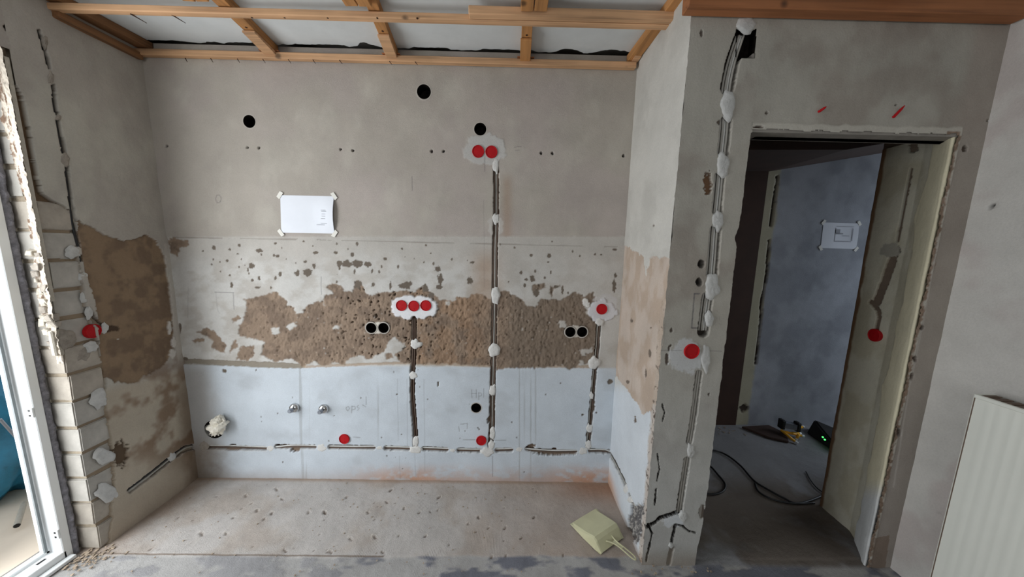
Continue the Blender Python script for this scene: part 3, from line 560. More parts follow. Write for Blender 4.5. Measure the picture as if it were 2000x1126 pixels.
def build_floor():
    X, px, py = plane_grid(FLOOR, (-0.11, 4.95), (-0.72, 0.70), 0.006); x, y = X[..., 0], X[..., 1]
    col = np.zeros(X.shape); depth = (fbm(x*10, y*10, 111)-0.5)*0.006+(fbm(x*60, y*60, 112)-0.5)*0.0025
    niche = (x > -0.03) & (x < W+0.02)
    col[:] = lin(186, 181, 177); mixc(col, lin(176, 167, 159), sm(0.4, 0.65, fbm(x*5, y*5, 113))); mixc(col, lin(170, 154, 142), sm(1.5, 2.3, x)*0.7); mixc(col, lin(160, 118, 90), sm(2.1, 2.5, x)*sm(-0.22, -0.04, y)*0.75)
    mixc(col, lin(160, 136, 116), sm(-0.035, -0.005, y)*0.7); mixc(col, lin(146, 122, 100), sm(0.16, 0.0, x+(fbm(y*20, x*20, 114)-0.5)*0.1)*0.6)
    # strip in front of the old kitchen line: grey adhesive
    fr = 1-sm(-0.488, -0.478, y+(fbm(x*8, x*0, 115)-0.5)*0.02-0.012*sm(1.2, 2.2, x)); mixc(col, lin(170, 168, 166), fr); blot = sm(0.46, 0.58, fbm(x*7, y*16, 116)); mixc(col, lin(112, 114, 124), fr*blot*(0.35+0.6*sm(1.0, 1.5, x))); depth += fr*(-0.004+blot*0.002)
    ln = 1-sm(0.0015, 0.004, abs(y+0.482)); mixc(col, lin(120, 106, 94), ln*(x < 1.35))
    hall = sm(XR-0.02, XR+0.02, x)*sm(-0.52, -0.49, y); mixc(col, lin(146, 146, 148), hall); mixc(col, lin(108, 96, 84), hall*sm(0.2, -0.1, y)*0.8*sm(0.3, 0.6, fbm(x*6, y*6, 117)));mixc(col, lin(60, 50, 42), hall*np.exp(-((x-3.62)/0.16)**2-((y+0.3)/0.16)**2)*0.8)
    chips = [(857,971),(789,992),(819,1000),(855,995),(731,1014),(831,1046),(684,1051),(731,1048),(645,1076),(747,1077),(1043,1009),(988,1084),(1100,1083),(934,1009),(635,1000),(551,974),(423,969),(490,983),(502,997),(516,1013),(394,1042),(441,1041),(602,1000),(633,1000),(556,1074),(640,1077),(688,1053),(574,1068),(294,1072),(914,1022),(779,1045),(763,957),(677,970),(1018,1050),(954,1030),(986,1030),(719,1000),(756,980),(310,990),(348,1011),(376,1015),(455,1010),(531,1002),(480,968),(540,955),(960,1086),(1038,1108)]
    r = np.random.default_rng(5); chips += [tuple(np.r_[r.uniform(300, 1150), r.uniform(950, 1080)]) for _ in range(40)]
    for i, (cx, cy) in enumerate(chips):
        s = r.uniform(1.8, 4.2) if i < 46 else r.uniform(0.8, 1.8); a = r.uniform(-0.6, 0.6)
        idx = np.nonzero((abs(px-cx) < 16) & (abs(py-cy) < 14)); dx, dy = px[idx]-cx, py[idx]-cy
        q = np.hypot((dx+a*1.6*dy)/(s*0.75), dy/s)+1.1*(fbm(px[idx]/3, py[idx]/3, i, 2)-0.5); w = 1-sm(0.7, 1.05, q); depth[idx] -= 0.006*w; c = col[idx]; mixc(c, lin(118, 104, 94), w*0.8); rim = (1-sm(1.3, 1.7, q))*sm(1.0, 1.2, q)*(dy < 0); mixc(c, lin(214, 206, 196), rim*0.5); depth[idx] += 0.002*rim; col[idx] = c  # raised chip rim; its pale far edge is a painted highlight
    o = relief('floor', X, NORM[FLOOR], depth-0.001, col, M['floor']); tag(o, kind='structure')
    MB().box((-0.11, -4.5, -0.05), (WD+0.1, -0.72, -0.002)).build('screed', M['concrete'], o)
    MB().box((-0.3, -0.72, -0.1), (6.2, 2.0, -0.02)).build('slab', M['concrete'], o)
build_floor()

def build_ceiling():
    o = MB().box((-0.3, -4.5, ZC+0.05), (WD+0.1, 0.2, ZC+0.12)).build('ceiling', M['concrete']); tag(o, kind='structure')
    n = 260; xs = np.linspace(-0.02, W+0.05, n); b = MB(); yb = -0.012-0.014*sm(0.4, 0.62, fbm(xs*9, xs*0, 121))-0.03*np.exp(-((xs-1.18)/0.05)**2)-0.04*np.exp(-((xs-2.42)/0.07)**2)-0.02*np.exp(-((xs-2.2)/0.05)**2)+(fbm(xs*60, xs*0, 122)-0.5)*0.01
    for z in (ZC, ZC+0.012):
        for y in ('f', 'b'):
            for i in range(n): b.v.append((xs[i], -0.62 if y == 'f' else yb[i], z))
    for i in range(n-1):
        b.f += [(i, i+1, n+i+1, n+i), (2*n+i, 3*n+i, 3*n+i+1, 2*n+i+1), (n+i, n+i+1, 3*n+i+1, 3*n+i), (i, 2*n+i, 2*n+i+1, i+1)]
    b.build('ceiling_board', M['ceil'], o)
    MB().box((-0.02, -4.4, ZC), (WD+0.02, -0.625, ZC+0.012)).box((W+0.06, -0.62, ZC), (WD+0.02, -P+0.02, ZC+0.012)).build('ceiling_board', M['ceil'], o)
build_ceiling()

# hall behind the doorway
def build_hall():
    X, px, py = plane_grid(HALL, (3.868, 5.2), (-0.01, 2.35), 0.01); col = np.zeros(X.shape); col[:] = lin(166, 170, 178); mixc(col, lin(148, 152, 160), sm(0.4, 0.65, fbm(X[..., 0]*4, X[..., 2]*4, 131))); d = (fbm(X[..., 0]*6, X[..., 2]*6, 132)-0.5)*0.006
    left = 1-sm(3.96, 3.985, X[..., 0]+(fbm(X[..., 2]*7, X[..., 2]*0, 133)-0.5)*0.04); mixc(col, lin(178, 172, 146), left*0.85)
    chase(d, col, px, py, [(1519,345),(1512,395),(1505,440)], 5, 0.015, (40, 32, 26)); chase(d, col, px, py, [(1502,470),(1497,540),(1487,590),(1486,625),(1476,710)], 4, 0.012, (52, 42, 34)); chip(d, col, px, py, 1452, 797, 10, 8, 0.01, (70, 62, 54), 3)
    o = relief('wall_hall', X, NORM[HALL], d, col, M['plaster']); tag(o, kind='structure')
    MB().box((3.87, 0.69, -0.02), (5.9, 0.8, 2.4)).build('masonry', M['masonry'], o)
    tag(MB().box((2.6, 0.66, -0.01), (3.866, 0.70, 2.3)).build('hall_dark_panel', M['dark']), kind='structure')  # flat dark brown panel closing the left part of the hall
    z = lambda x: 2.061+(x-3.868)*0.1812
    tag(MB().prism([(3.0, 0, z(3.868)-0.02), (3.868, 0, z(3.868)), (5.9, 0, z(5.9)), (5.9, 0, 2.75), (3.0, 0, 2.75)], (0, 0.12, 0), (0, 0.668, 0)).build('ceiling_hall', M['dark']), kind='structure')
    tag(MB().box((2.5, -P+0.09, 2.55), (5.9, 0.8, 2.62)).build('ceiling_hall_slab', M['dark']), kind='structure')
    tag(MB().box((4.0, -0.42, -0.02), (5.9, -0.3, 2.62)).build('wall_hall_front', M['concrete']), kind='structure')
    tag(MB().box((2.55, 0.1, -0.02), (2.65, 0.8, 2.62)).build('wall_hall_side', M['dark']), kind='structure')
build_hall()

# ================================================================== BALCONY DOOR FRAME
def build_window():
    win = MB(); y0 = -0.486
    prof = [(-0.090, y0), (-0.090, y0-0.030), (-0.100, y0-0.031), (-0.146, y0-0.031), (-0.146, y0-0.044), (-0.172, y0-0.046), (-0.172, y0)]
    win.prism([(x, y, 0) for x, y in prof], (0, 0, 0.0), (0, 0, 2.17)); o = win.build('window_1', M['pvc'], None, bevel=0.0025); tag(o, kind='structure')
    sp = [(-0.090, 0.0), (-0.090, 0.045), (-0.100, 0.046), (-0.146, 0.046), (-0.146, 0.060), (-0.172, 0.062), (-0.172, 0.0)]
    MB().prism([(x, 0, z) for x, z in sp], (0, -1.60, 0), (0, y0-0.02, 0)).build('sill_profile', M['pvc'], o, bevel=0.0025)
    MB().prism([(x, 0, 2.17-z) for x, z in sp], (0, -1.60, 0), (0, y0-0.02, 0)).build('head_profile', M['pvc'], o, bevel=0.0025)
    MB().prism([(x, -2.10-y, 0) for x, y in prof], (0, 0, 0.0), (0, 0, 2.17)).build('side_profile', M['pvc'], o, bevel=0.0025)
    MB().box((-0.150, y0-0.048, 0.06), (-0.142, y0-0.040, 2.12)).build('gasket', M['gasket'], o)
    MB().box((-0.087, -1.60, 0.0), (-0.060, y0-0.012, 0.016)).build('threshold_trim', M['pvc'], o, bevel=0.002)
    for px_, py_ in ((53, 805), (105, 1042)):
        c = on((1, y0-0.032), px_, py_)
        k = MB().box((-0.112, y0-0.036, c[2]-0.022), (-0.088, y0-0.030, c[2]+0.022)).build('strike_plate', M['pvc'], o, bevel=0.001)
        for dz in (-0.012, 0.010): MB().box((-0.104, y0-0.0375, c[2]+dz-0.004), (-0.097, y0-0.0355, c[2]+dz+0.004)).build('screw_slot', M['black'], k)
    MB().box((-0.128, -0.575, 0.0455), (-0.118, -0.548, 0.0475)).build('drain_slot', M['black'], o)
    b = MB(); zs = np.linspace(0.0, 2.17, 220); K = 7
    for i, z in enumerate(zs):
        for k in range(K):
            t = k/(K-1); q = fbm(np.array([z*38.]), np.array([t*2.5]), 141)[0]
            b.v.append((-0.104+0.022*math.sin(math.pi*t)*(0.4+q)+0.004*q, y0-0.004+(-B+0.006-y0)*t, z))
    for i in range(len(zs)-1):
        for k in range(K-1): a = i*K+k; b.f.append((a, a+1, a+K+1, a+K))
    b.build('foam_strip', M['foam'], o, smooth=True)
build_window()

# outside the balcony door
tag(MB().box((-5.5, -5, -0.12), (-0.175, 3.5, -0.03)).build('floor_terrace', M['deck']), kind='structure')
def lump(name, c, rx, ry, rz, mat, seed, folds=0.22, n=40, k=26):
    b = MB()
    for i in range(k+1):
        ph = math.pi*i/k
        for j in range(n):
            th = 2*math.pi*j/n; q = 1+folds*(float(fbm(np.array([3+2.2*math.cos(th)+i*0.22]), np.array([3+2.2*math.sin(th)+i*0.1]), seed, 3)[0])-0.5)*2
            b.v.append((c[0]+rx*q*math.sin(ph)*math.cos(th), c[1]+ry*q*math.sin(ph)*math.sin(th), max(c[2]-rz*0.72, c[2]+rz*q*math.cos(ph))))
    for i in range(k):
        for j in range(n): a = i*n+j; d = i*n+(j+1) % n; b.f.append((a, d, d+n, a+n))
    return b.build(name, mat, None, smooth=True)
c = on((0, -1.0), 8, 880)
tag(lump('tarpaulin_bundle', (-1.12, c[1]+0.05, 0.30), 0.34, 0.26, 0.46, M['tarp'], 4, 0.5), 'crumpled blue tarpaulin bundle on the terrace outside the door', 'tarpaulin')
pa = on((2, 0.0), 33, 1026); pb = on((2, 0.0), 46, 985)
dv = (pb-pa)/np.linalg.norm(pb-pa)
po = empty('terrace_pipe', pa, 'short pale pipe with a dark open end lying on the terrace', 'pipe')
MB().tube([pa, pa+dv*0.22], 0.011, 14, False).build('pipe_body', M['cream'], po, smooth=True); MB().tube([pa-dv*0.001, pa+dv*0.02], 0.0102, 14).build('dark_opening', M['black'], po)
hd = MB().tube([on((0, -0.62), 0, 818), on((0, -0.62), 34, 856)], 0.006, 8).build('terrace_pole', M['alu']); tag(hd, 'thin pale pole leaning across the blue tarpaulin outside', 'pole')
hd2 = hd

# ================================================================== TIMBER UNDER THE CEILING
def bar(name, lo, hi, mat, parent=None, j=0.0015, bev=0.003): return MB().box(lo, hi, j).build(name, M[mat], parent, bevel=bev)
bk = bar('wall_lath', (0.0, -0.032, 2.388), (W-0.015, -0.003, 2.42), 'woodx'); tag(bk, 'long pine lath fixed along the top of the niche back wall', 'batten')
for x in (363, 413, 465, 515, 565, 613, 665, 762, 812):
    c = on((1, -0.034), x, 112+x*0.0125); MB().tube([c+np.array([-0.008, 0.006, 0.010]), c+np.array([0.010, -0.004, -0.012])], [0.0022, 0.0012], 6).build('bent_nail', M['nail'], bk)
fb = bar('ceiling_lath', (-0.03, -0.332, 2.395), (W+0.06, -0.300, 2.420), 'woodx'); tag(fb, 'long pine lath crossing below the joists in front of the back wall', 'batten')
for x in (249, 328):
    c = on((1, -0.334), x, 22); MB().tube([c+np.array([-0.012, 0.02, 0.004]), c+np.array([0.02, 0.05, -0.012])], [0.003, 0.001], 6).build('bent_nail', M['nail'], fb)
for x in (492, 556, 640, 737, 815):
    c = on((2, 2.395), x, 31+x*0.006); MB().lathe(c, (0, 0, -1), [(0.004, -0.002), (0.004, 0.0012), (0.0, 0.0012)], 10).build('knot', M['nail'], fb)
d0 = on((1, -0.37), 915, 20); fb2 = bar('ceiling_lath', (d0[0], -0.366, 2.395), (W+0.07, -0.335, 2.428), 'woodx'); tag(fb2, 'second lath doubled up in front of the long cross lath, by the pier', 'batten')
db = bar('door_wall_lath', (2.53, -0.560, 2.312), (WD-0.01, -0.512, 2.365), 'woodx2'); tag(db, 'reddish pine lath running above the doorway at the ceiling', 'batten')
js = [(0.045, 0.06, -0.012, 'dusty dark joist in the corner above the left wall'), (0.685, 0.055, 0.03, 'second joist from the left wall, with a nailed packer'), (1.30, 0.05, 0.03, 'middle ceiling joist above the white paper sheet side'), (1.985, 0.048, -0.005, 'ceiling joist above the tall cable slot'), (2.535, 0.05, 0.015, 'ceiling joist against the pier side wall')]
js[2] = (1.30, 0.05, 0.03, 'third ceiling joist from the left wall, with a nailed packer')
for i, (x, w, sk, lab) in enumerate(js):
    o = MB()
    def skew(y): return sk*(-y/0.24)
    pts = lambda y, z: [(x-w/2+skew(y), y, z), (x+w/2+skew(y), y, z)]
    a0, a1 = -0.72, -0.004
    v = pts(a0, 2.424)+pts(a0, ZC-0.001)+pts(a1, 2.424)+pts(a1, ZC-0.001)
    o.add(v, [(0, 1, 3, 2), (4, 6, 7, 5), (0, 4, 5, 1), (2, 3, 7, 6), (0, 2, 6, 4), (1, 5, 7, 3)])
    o = o.build('ceiling_joist', M['woody' if i else 'woodd'], None, bevel=0.002); tag(o, lab, 'joist', 'ceiling joists')
    if i in (1, 2, 3):
        b = MB(); v = [(px_-0.004*s, y, z) for (y, z) in ((-0.185, 2.4215), (-0.185, 2.412), (-0.006, 2.4215), (-0.006, 2.404)) for s, px_ in ((1, x-w/2+skew(y)), (-1, x+w/2+skew(y)-0.004))]
        b.add(v, [(0, 1, 3, 2), (4, 6, 7, 5), (2, 3, 7, 6), (0, 4, 5, 1), (0, 2, 6, 4), (1, 5, 7, 3)]).build('packer', M['woodx' if i != 3 else 'woody'], o, bevel=0.0015)
        bar('shim', (x-w*0.9, -0.04, 2.4205), (x+w*0.9, -0.006, 2.4235), 'woodx2', o, 0.0005, 0.0005)
        bar('shim', (x-w+skew(-0.27), -0.305, 2.4205), (x+w*0.6+skew(-0.27), -0.262, 2.4235), 'woodx', o, 0.0005, 0.0005)
        c = np.array([x+skew(-0.2), -0.2, 2.4235]); MB().lathe(c, (0, 0, -1), [(0.005, -0.001), (0.005, 0.001), (0.0, 0.001)], 10).build('knot', M['nail'], o)
    if i == 4: bar('packer', (x-0.005, -0.07, 2.421), (x+0.03, -0.006, 2.4235), 'woodx', o, 0.0005, 0.0005)
for x, lab in ((0.66, 'pair of short boards in front of the lath beside the second joist'), (1.30, 'pair of short boards in front of the lath beside the third joist'), (2.00, 'pair of short boards in front of the lath beside the fourth joist')):
    e = empty('joist_boards', (x, -0.5, 2.40), lab, 'board', 'ceiling boards in front of the cross lath')
    for s in (-1, 1): MB().box((x+s*0.027-0.025, -0.85, 2.404), (x+s*0.027+0.025, -0.375, 2.4235), 0.001).build('board', M['woody'], e, bevel=0.002)
tag(bar('wood_offcut', (3.20, -0.78, 2.36), (3.28, -0.57, 2.39), 'woodx2'), 'short wood piece above the door-side lath at the ceiling', 'offcut')
tag(MB().box((-0.01, -0.32, 2.37), (0.035, -0.02, 2.40), 0.003).build('wall_edge_lath', M['woodd'], None, bevel=0.003), 'dark stained lath along the top of the left wall', 'batten')

# ================================================================== RED BOX COVERS, HOLES
COV = [(BACK, 934, 296, 'left red round box cover of the upper pair'), (BACK, 960, 297, 'right red round box cover of the upper pair, above the tall slot'), (BACK, 784.5, 596, 'left red box cover of the row of three'), (BACK, 808.5, 597, 'middle red box cover of the row of three'), (BACK, 832, 596, 'right red box cover of the row of three'), (BACK, 1175, 603, 'single red box cover on the back wall beside the pier'), (BACK, 673, 856, 'low red box cover under the two chrome valves'), (BACK, 940, 859, 'low red box cover below the single black hole'), (FRONT, 1350, 685, 'red box cover on the front of the pier'), (LEFT, 184, 646, 'red box cover on the left brick wall'), (JAMB, 1709, 654, 'dark red box cover inside the doorway on the jamb')]
for pl, x, y, lab in COV:
    n = np.array(NORM[pl], float); c = on(pl, x, y)+n*0.0035; r = 0.0325 if pl != BACK or y < 500 else 0.0315
    if pl == LEFT: n = np.array([0.985, 0.174, 0.0]); r = 0.032; c = c-n*0.006
    if pl == JAMB: n = np.array([-0.985, 0.174, 0.0]); r = 0.032
    e = empty('box_cover', c, lab, 'box cover', 'red box covers')
    MB().lathe(c, n, [(r, -0.012), (r, 0.003), (r-0.002, 0.0045), (r-0.0035, 0.0035), (r-0.0045, 0.001), (r*0.5, 0.0015), (0.0, 0.002)], 32).build('cap', M['red'], e, smooth=False)
    t = on(pl, x+9.5, y+4)+n*0.002
    MB().lathe(c+np.array([0, 0, -r*0.55])+n*0.001, n, [(0.004, 0), (0.0035, 0.0016), (0, 0.0016)], 10).build('pull_tab', M['red'], e)
for a, b_ in (((934, 296), (960, 297)), ((784.5, 596), (808.5, 597)), ((808.5, 597), (832, 596))):
    c1, c2 = on(BACK, *a), on(BACK, *b_); MB().tube([c1*0.52+c2*0.48, c1*0.48+c2*0.52], 0.003, 8).build('box_joiner', M['red'], wall_back)
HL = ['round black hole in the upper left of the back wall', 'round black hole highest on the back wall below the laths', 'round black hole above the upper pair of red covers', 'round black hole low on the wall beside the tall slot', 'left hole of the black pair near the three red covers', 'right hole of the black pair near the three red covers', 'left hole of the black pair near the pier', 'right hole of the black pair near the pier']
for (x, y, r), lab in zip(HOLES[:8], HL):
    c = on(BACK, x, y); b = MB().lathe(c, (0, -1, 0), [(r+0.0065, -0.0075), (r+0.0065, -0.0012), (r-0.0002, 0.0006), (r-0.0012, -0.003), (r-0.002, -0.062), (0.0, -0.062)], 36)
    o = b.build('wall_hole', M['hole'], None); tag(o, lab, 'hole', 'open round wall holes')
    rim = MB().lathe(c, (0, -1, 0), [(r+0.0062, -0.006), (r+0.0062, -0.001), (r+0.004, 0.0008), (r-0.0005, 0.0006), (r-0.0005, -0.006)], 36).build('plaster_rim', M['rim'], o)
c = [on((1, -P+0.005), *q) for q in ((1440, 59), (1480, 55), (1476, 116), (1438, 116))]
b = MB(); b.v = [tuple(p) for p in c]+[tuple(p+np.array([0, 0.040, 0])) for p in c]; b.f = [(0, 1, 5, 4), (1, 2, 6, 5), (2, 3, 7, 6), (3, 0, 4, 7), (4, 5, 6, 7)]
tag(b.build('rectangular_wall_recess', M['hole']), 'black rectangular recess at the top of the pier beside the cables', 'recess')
for (x, y), (x2, y2), lab in (((1601, 217), (1614, 208), 'short red wall plug, left one above the doorway'), ((1746, 228), (1767, 206), 'longer red wall plug, right one above the doorway')):
    c1, c2 = on((1, -P-0.004), x, y), on((1, -P-0.012), x2, y2); o = MB().tube([c1+np.array([0, 0.012, 0]), c1, c1*0.3+c2*0.7, c2], [0.004, 0.0048, 0.0042, 0.0015], 8).build('wall_plug', M['red']); tag(o, lab, 'wall plug', 'red wall plugs')

# ================================================================== CABLES
def cable(pl, pts, off, r, mat, label, group, extra=None, flat=1.0):
    n = np.array(NORM[pl], float); q = [on(pl, x, y)+n*off for x, y in pts]
    if extra: q += extra
    o = MB().tube(spline(q, 6), r, 8).build('cable', M[mat], None, smooth=True); return tag(o, label, 'cable', group)
def sh(pts, dx): return [(x+dx, y) for x, y in pts]
G = 'cables set into wall slots'
v1, v2, v3 = VCH[0][0], VCH[1][0], VCH[2][0]
cable(BACK, sh(v1, -2.2), -0.012, 0.0042, 'cable_brown', 'left cable in the slot below the three red covers', G); cable(BACK, sh(v1, 1.8), -0.011, 0.0042, 'cable_brown', 'right cable in the slot below the three red covers', G)
for dx, w in ((-3.2, 'left'), (0, 'middle'), (3.2, 'right')): cable(BACK, sh(v2, dx), -0.012, 0.0044, 'cable_brown' if dx else 'cable_grey', w+' cable of three in the tallest slot on the back wall', G)
cable(BACK, sh(v3, -1.9), -0.012, 0.004, 'cable_grey', 'left cable in the slot below the red cover beside the pier', G); cable(BACK, sh(v3, 2.0), -0.011, 0.004, 'cable_brown', 'right cable in the slot below the red cover beside the pier', G)
hz = [(398,872),(460,873),(528,875),(575,871.5),(628,873),(690,874),(741,874),(812,876),(850,877),(920,879.5),(985,878.5),(1014,877),(1045,880),(1090,882),(1140,881),(1170,880),(1194,882)]
cable(BACK, [(x, y-1.0) for x, y in hz], -0.0115, 0.0046, 'cable_white', 'upper white cable in the long horizontal slot', G); cable(BACK, [(x, y+2.6) for x, y in hz], -0.014, 0.0042, 'cable_brown', 'lower dark cable in the long horizontal slot', G)
cable(BACK, [(1149,872),(1152,877),(1160,878),(1180,878),(1193,883)], -0.006, 0.0038, 'cable_white', 'short white cable curling towards the pier corner', G)
cable(SIDE, [(1186,880),(1197,899),(1216,937),(1226,958),(1238,988)], -0.008, 0.0045, 'cable_grey', 'cable in the slanting slot low on the pier side wall', G)
la = [(252,958),(295,926),(335,894),(362,874),(378,869)]
cable(LEFT, [(x, y-2.6) for x, y in la], -0.010, 0.0046, 'cable_black', 'upper dark cable in the sloping slot on the left wall', G); cable(LEFT, [(x, y+1.6) for x, y in la], -0.008, 0.0044, 'cable_grey', 'lower pale cable in the sloping slot on the left wall', G)
cable(LEFT, [(74,52),(88,100),(100,150),(108,205),(120,270),(131,328),(145,430),(157,482),(163,530)], -0.012, 0.0042, 'cable_black', 'dark cable running down the slot in the left wall', G)
pc = [(1449,66),(1430,125),(1420,180),(1416,250),(1409,315),(1403,380),(1396,450),(1389,540),(1381,590),(1374,646)]
for k, (dx, mt) in enumerate(((-6.5, 'cable_grey'), (-2.2, 'cable_grey'), (2.4, 'cable_white'), (6.4, 'cable_grey'))): cable(FRONT, sh(pc, dx+0.8), -0.014+0.004*(k % 2), 0.0041, mt, ['first', 'second', 'third', 'fourth'][k]+' cable from the left in the wide slot up the pier', G)
pl_ = [(1371,700),(1366,730),(1352,835),(1342,898),(1327,1002)]
for dx, w in ((-2.2, 'left'), (2.4, 'right')): cable(FRONT, sh(pl_, dx), -0.010, 0.0045, 'cable_grey', w+' cable in the narrow slot low on the pier', G)
def fcable(pts, r, label):
    q = [on(FLOOR, x, y)+np.array([0, 0, r+0.002]) for x, y in pts]; o = MB().tube(spline(q, 8), r, 8).build('floor_cable', M['cable_black'], None, smooth=True); return tag(o, label, 'cable', 'black cables on the hall floor')
fcable([(1340,868),(1385,879),(1415,888),(1445,910),(1472,940),(1500,958),(1530,974),(1558,985),(1600,972),(1640,950)], 0.006, 'long black cable lying across the hall floor')
fcable([(1474,945),(1482,962),(1510,977),(1550,985),(1590,984)], 0.0055, 'second black cable beside the long one on the hall floor')
fcable([(1340,905),(1380,908),(1403,930),(1416,948),(1410,962),(1385,967),(1345,955)], 0.006, 'black cable loop beside the pier on the hall floor')
fcable([(1574,922),(1584,940),(1598,956),(1620,970)], 0.0035, 'thin black cable end near the door jamb on the hall floor')

# ================================================================== PAPERS
def sheet(pl, q, lab, curl, printed):
    n = np.array(NORM[pl], float); c = [on(pl, *p)+n*0.003 for p in q]; e = empty('paper_sheet', sum(c)/4, lab, 'paper', 'taped paper sheets')
    b = MB(); K = 12
    def at(s, t): return (c[0]*(1-s)+c[1]*s)*(1-t)+(c[3]*(1-s)+c[2]*s)*t
    for lay in (0, 1):
        for i in range(K+1):
            for j in range(K+1):
                s, t = i/K, j/K; b.v.append(tuple(at(s, t)+n*(curl*sm(0.55, 1, s)*math.sin(math.pi*t)+0.001*math.sin(7*s)-0.0006*lay)))
    for lay in (0, 1):
        for i in range(K):
            for j in range(K): a = lay*(K+1)**2+i*(K+1)+j; b.f.append((a, a+1, a+K+2, a+K+1))
    b.build('sheet', M['paper'], e, smooth=True)
    for (s, t, w, h) in printed:
        z = at(s, t)+n*(curl*sm(0.55, 1, s)*math.sin(math.pi*t)+0.0014); u = (c[1]-c[0])*w/2; v = (c[3]-c[0])*h/2
        MB().add([z-u-v, z+u-v, z+u+v, z-u+v], [(0, 1, 2, 3)]).build('print_line', M['ink'], e)
    ctr = sum(c)/4
    for k in range(4):
        d = (c[k]-ctr); d = d/np.linalg.norm(d); p = np.cross(n, d); o = c[k]+n*0.0015+d*0.002; L, wd_ = 0.021, 0.019
        MB().prism([o+p*L*0.85+d*wd_*0.5, o-p*L*0.85+d*wd_*0.5, o-p*L-d*wd_*0.55, o+p*L-d*wd_*0.55], n*0.0, n*0.0012).build('tape_strip', M['tape'], e)
sheet(BACK, [(548, 381), (653, 383), (654, 456), (550, 454)], 'white paper sheet taped by its corners to the back wall', 0.016, [(0.82, 0.38, 0.10, 0.012), (0.835, 0.41, 0.11, 0.012), (0.82, 0.48, 0.07, 0.012), (0.82, 0.54, 0.07, 0.012), (0.81, 0.605, 0.08, 0.012), (0.83, 0.73, 0.13, 0.012), (0.78, 0.77, 0.2, 0.012)])
sheet(HALL, [(1608, 434), (1677, 436), (1671, 486), (1602, 484)], 'printed paper sheet taped to the hall wall beyond the doorway', 0.004, [(0.62, 0.14, 0.5, 0.02), (0.42, 0.33, 0.14, 0.16), (0.48, 0.42, 0.2, 0.05), (0.6, 0.72, 0.5, 0.03), (0.36, 0.45, 0.02, 0.5), (0.84, 0.45, 0.02, 0.5), (0.66, 0.5, 0.2, 0.02)])

# ================================================================== VALVES, DRAIN, PLASTIC
def valve(x, y, lab):
    c = on(BACK, x, y); e = empty('angle_valve', c, lab, 'valve', 'chrome angle valves')
    MB().lathe(c, (0, -1, 0), [(0.029, -0.004), (0.029, 0.003), (0.0285, 0.009), (0.025, 0.016), (0.019, 0.021), (0.012, 0.023), (0.0, 0.023)], 32).build('rosette', M['chrome'], e, smooth=True)
    MB().lathe(c, (0, -1, 0), [(0.0085, 0.018), (0.0085, 0.030), (0.0, 0.030)], 20).build('body', M['chrome'], e, smooth=True)
    MB().lathe(c, (0, -1, 0), [(0.0, 0.029), (0.011, 0.029), (0.0125, 0.032), (0.0125, 0.046), (0.010, 0.050), (0.0, 0.050)], 20).build('knob', M['alu'], e, smooth=False)
    MB().lathe(c+np.array([0, -0.024, 0]), (0, 0, -1), [(0.006, 0.004), (0.006, 0.016), (0.0, 0.016)], 14).build('outlet', M['chrome'], e, smooth=True)
valve(576, 795, 'left chrome angle valve low on the back wall'); valve(633, 797, 'right chrome angle valve low on the back wall')
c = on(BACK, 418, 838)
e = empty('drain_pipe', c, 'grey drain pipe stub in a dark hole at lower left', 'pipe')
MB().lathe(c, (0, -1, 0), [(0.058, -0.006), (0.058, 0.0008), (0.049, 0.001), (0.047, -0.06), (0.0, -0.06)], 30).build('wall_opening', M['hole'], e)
MB().lathe(c+np.array([-0.004, 0, 0.006]), (-0.05, -1, 0.05), [(0.030, -0.055), (0.030, 0.004), (0.035, 0.006), (0.035, 0.020), (0.031, 0.020), (0.030, -0.02), (0.0, -0.02)], 28).build('pipe', M['grey_pipe'], e, smooth=False)
b = MB(); ctr = on((1, -0.045), 426, 831); K, Q = 30, 22; r = np.random.default_rng(8)
for i in range(Q+1):
    ph = math.pi*i/Q
    for j in range(K):
        th = 2*math.pi*j/K; q = 0.62+0.75*float(vnoise(np.array([th*1.5+i*0.22]), np.array([i*0.5+j*0.05]), 3)[0])+0.06*r.uniform(-1, 1)
        b.v.append((ctr[0]+0.040*q*math.sin(ph)*math.cos(th)+0.010*math.cos(ph), ctr[1]+0.040*q*math.sin(ph)*math.sin(th), ctr[2]+0.052*q*math.cos(ph)))
for i in range(Q):
    for j in range(K): a = i*K+j; d = i*K+(j+1) % K; b.f.append((a, d, d+K, a+K))
tag(b.build('plastic_bag', M['bag']), 'crumpled white plastic bag stuffed into the drain pipe', 'plastic bag')

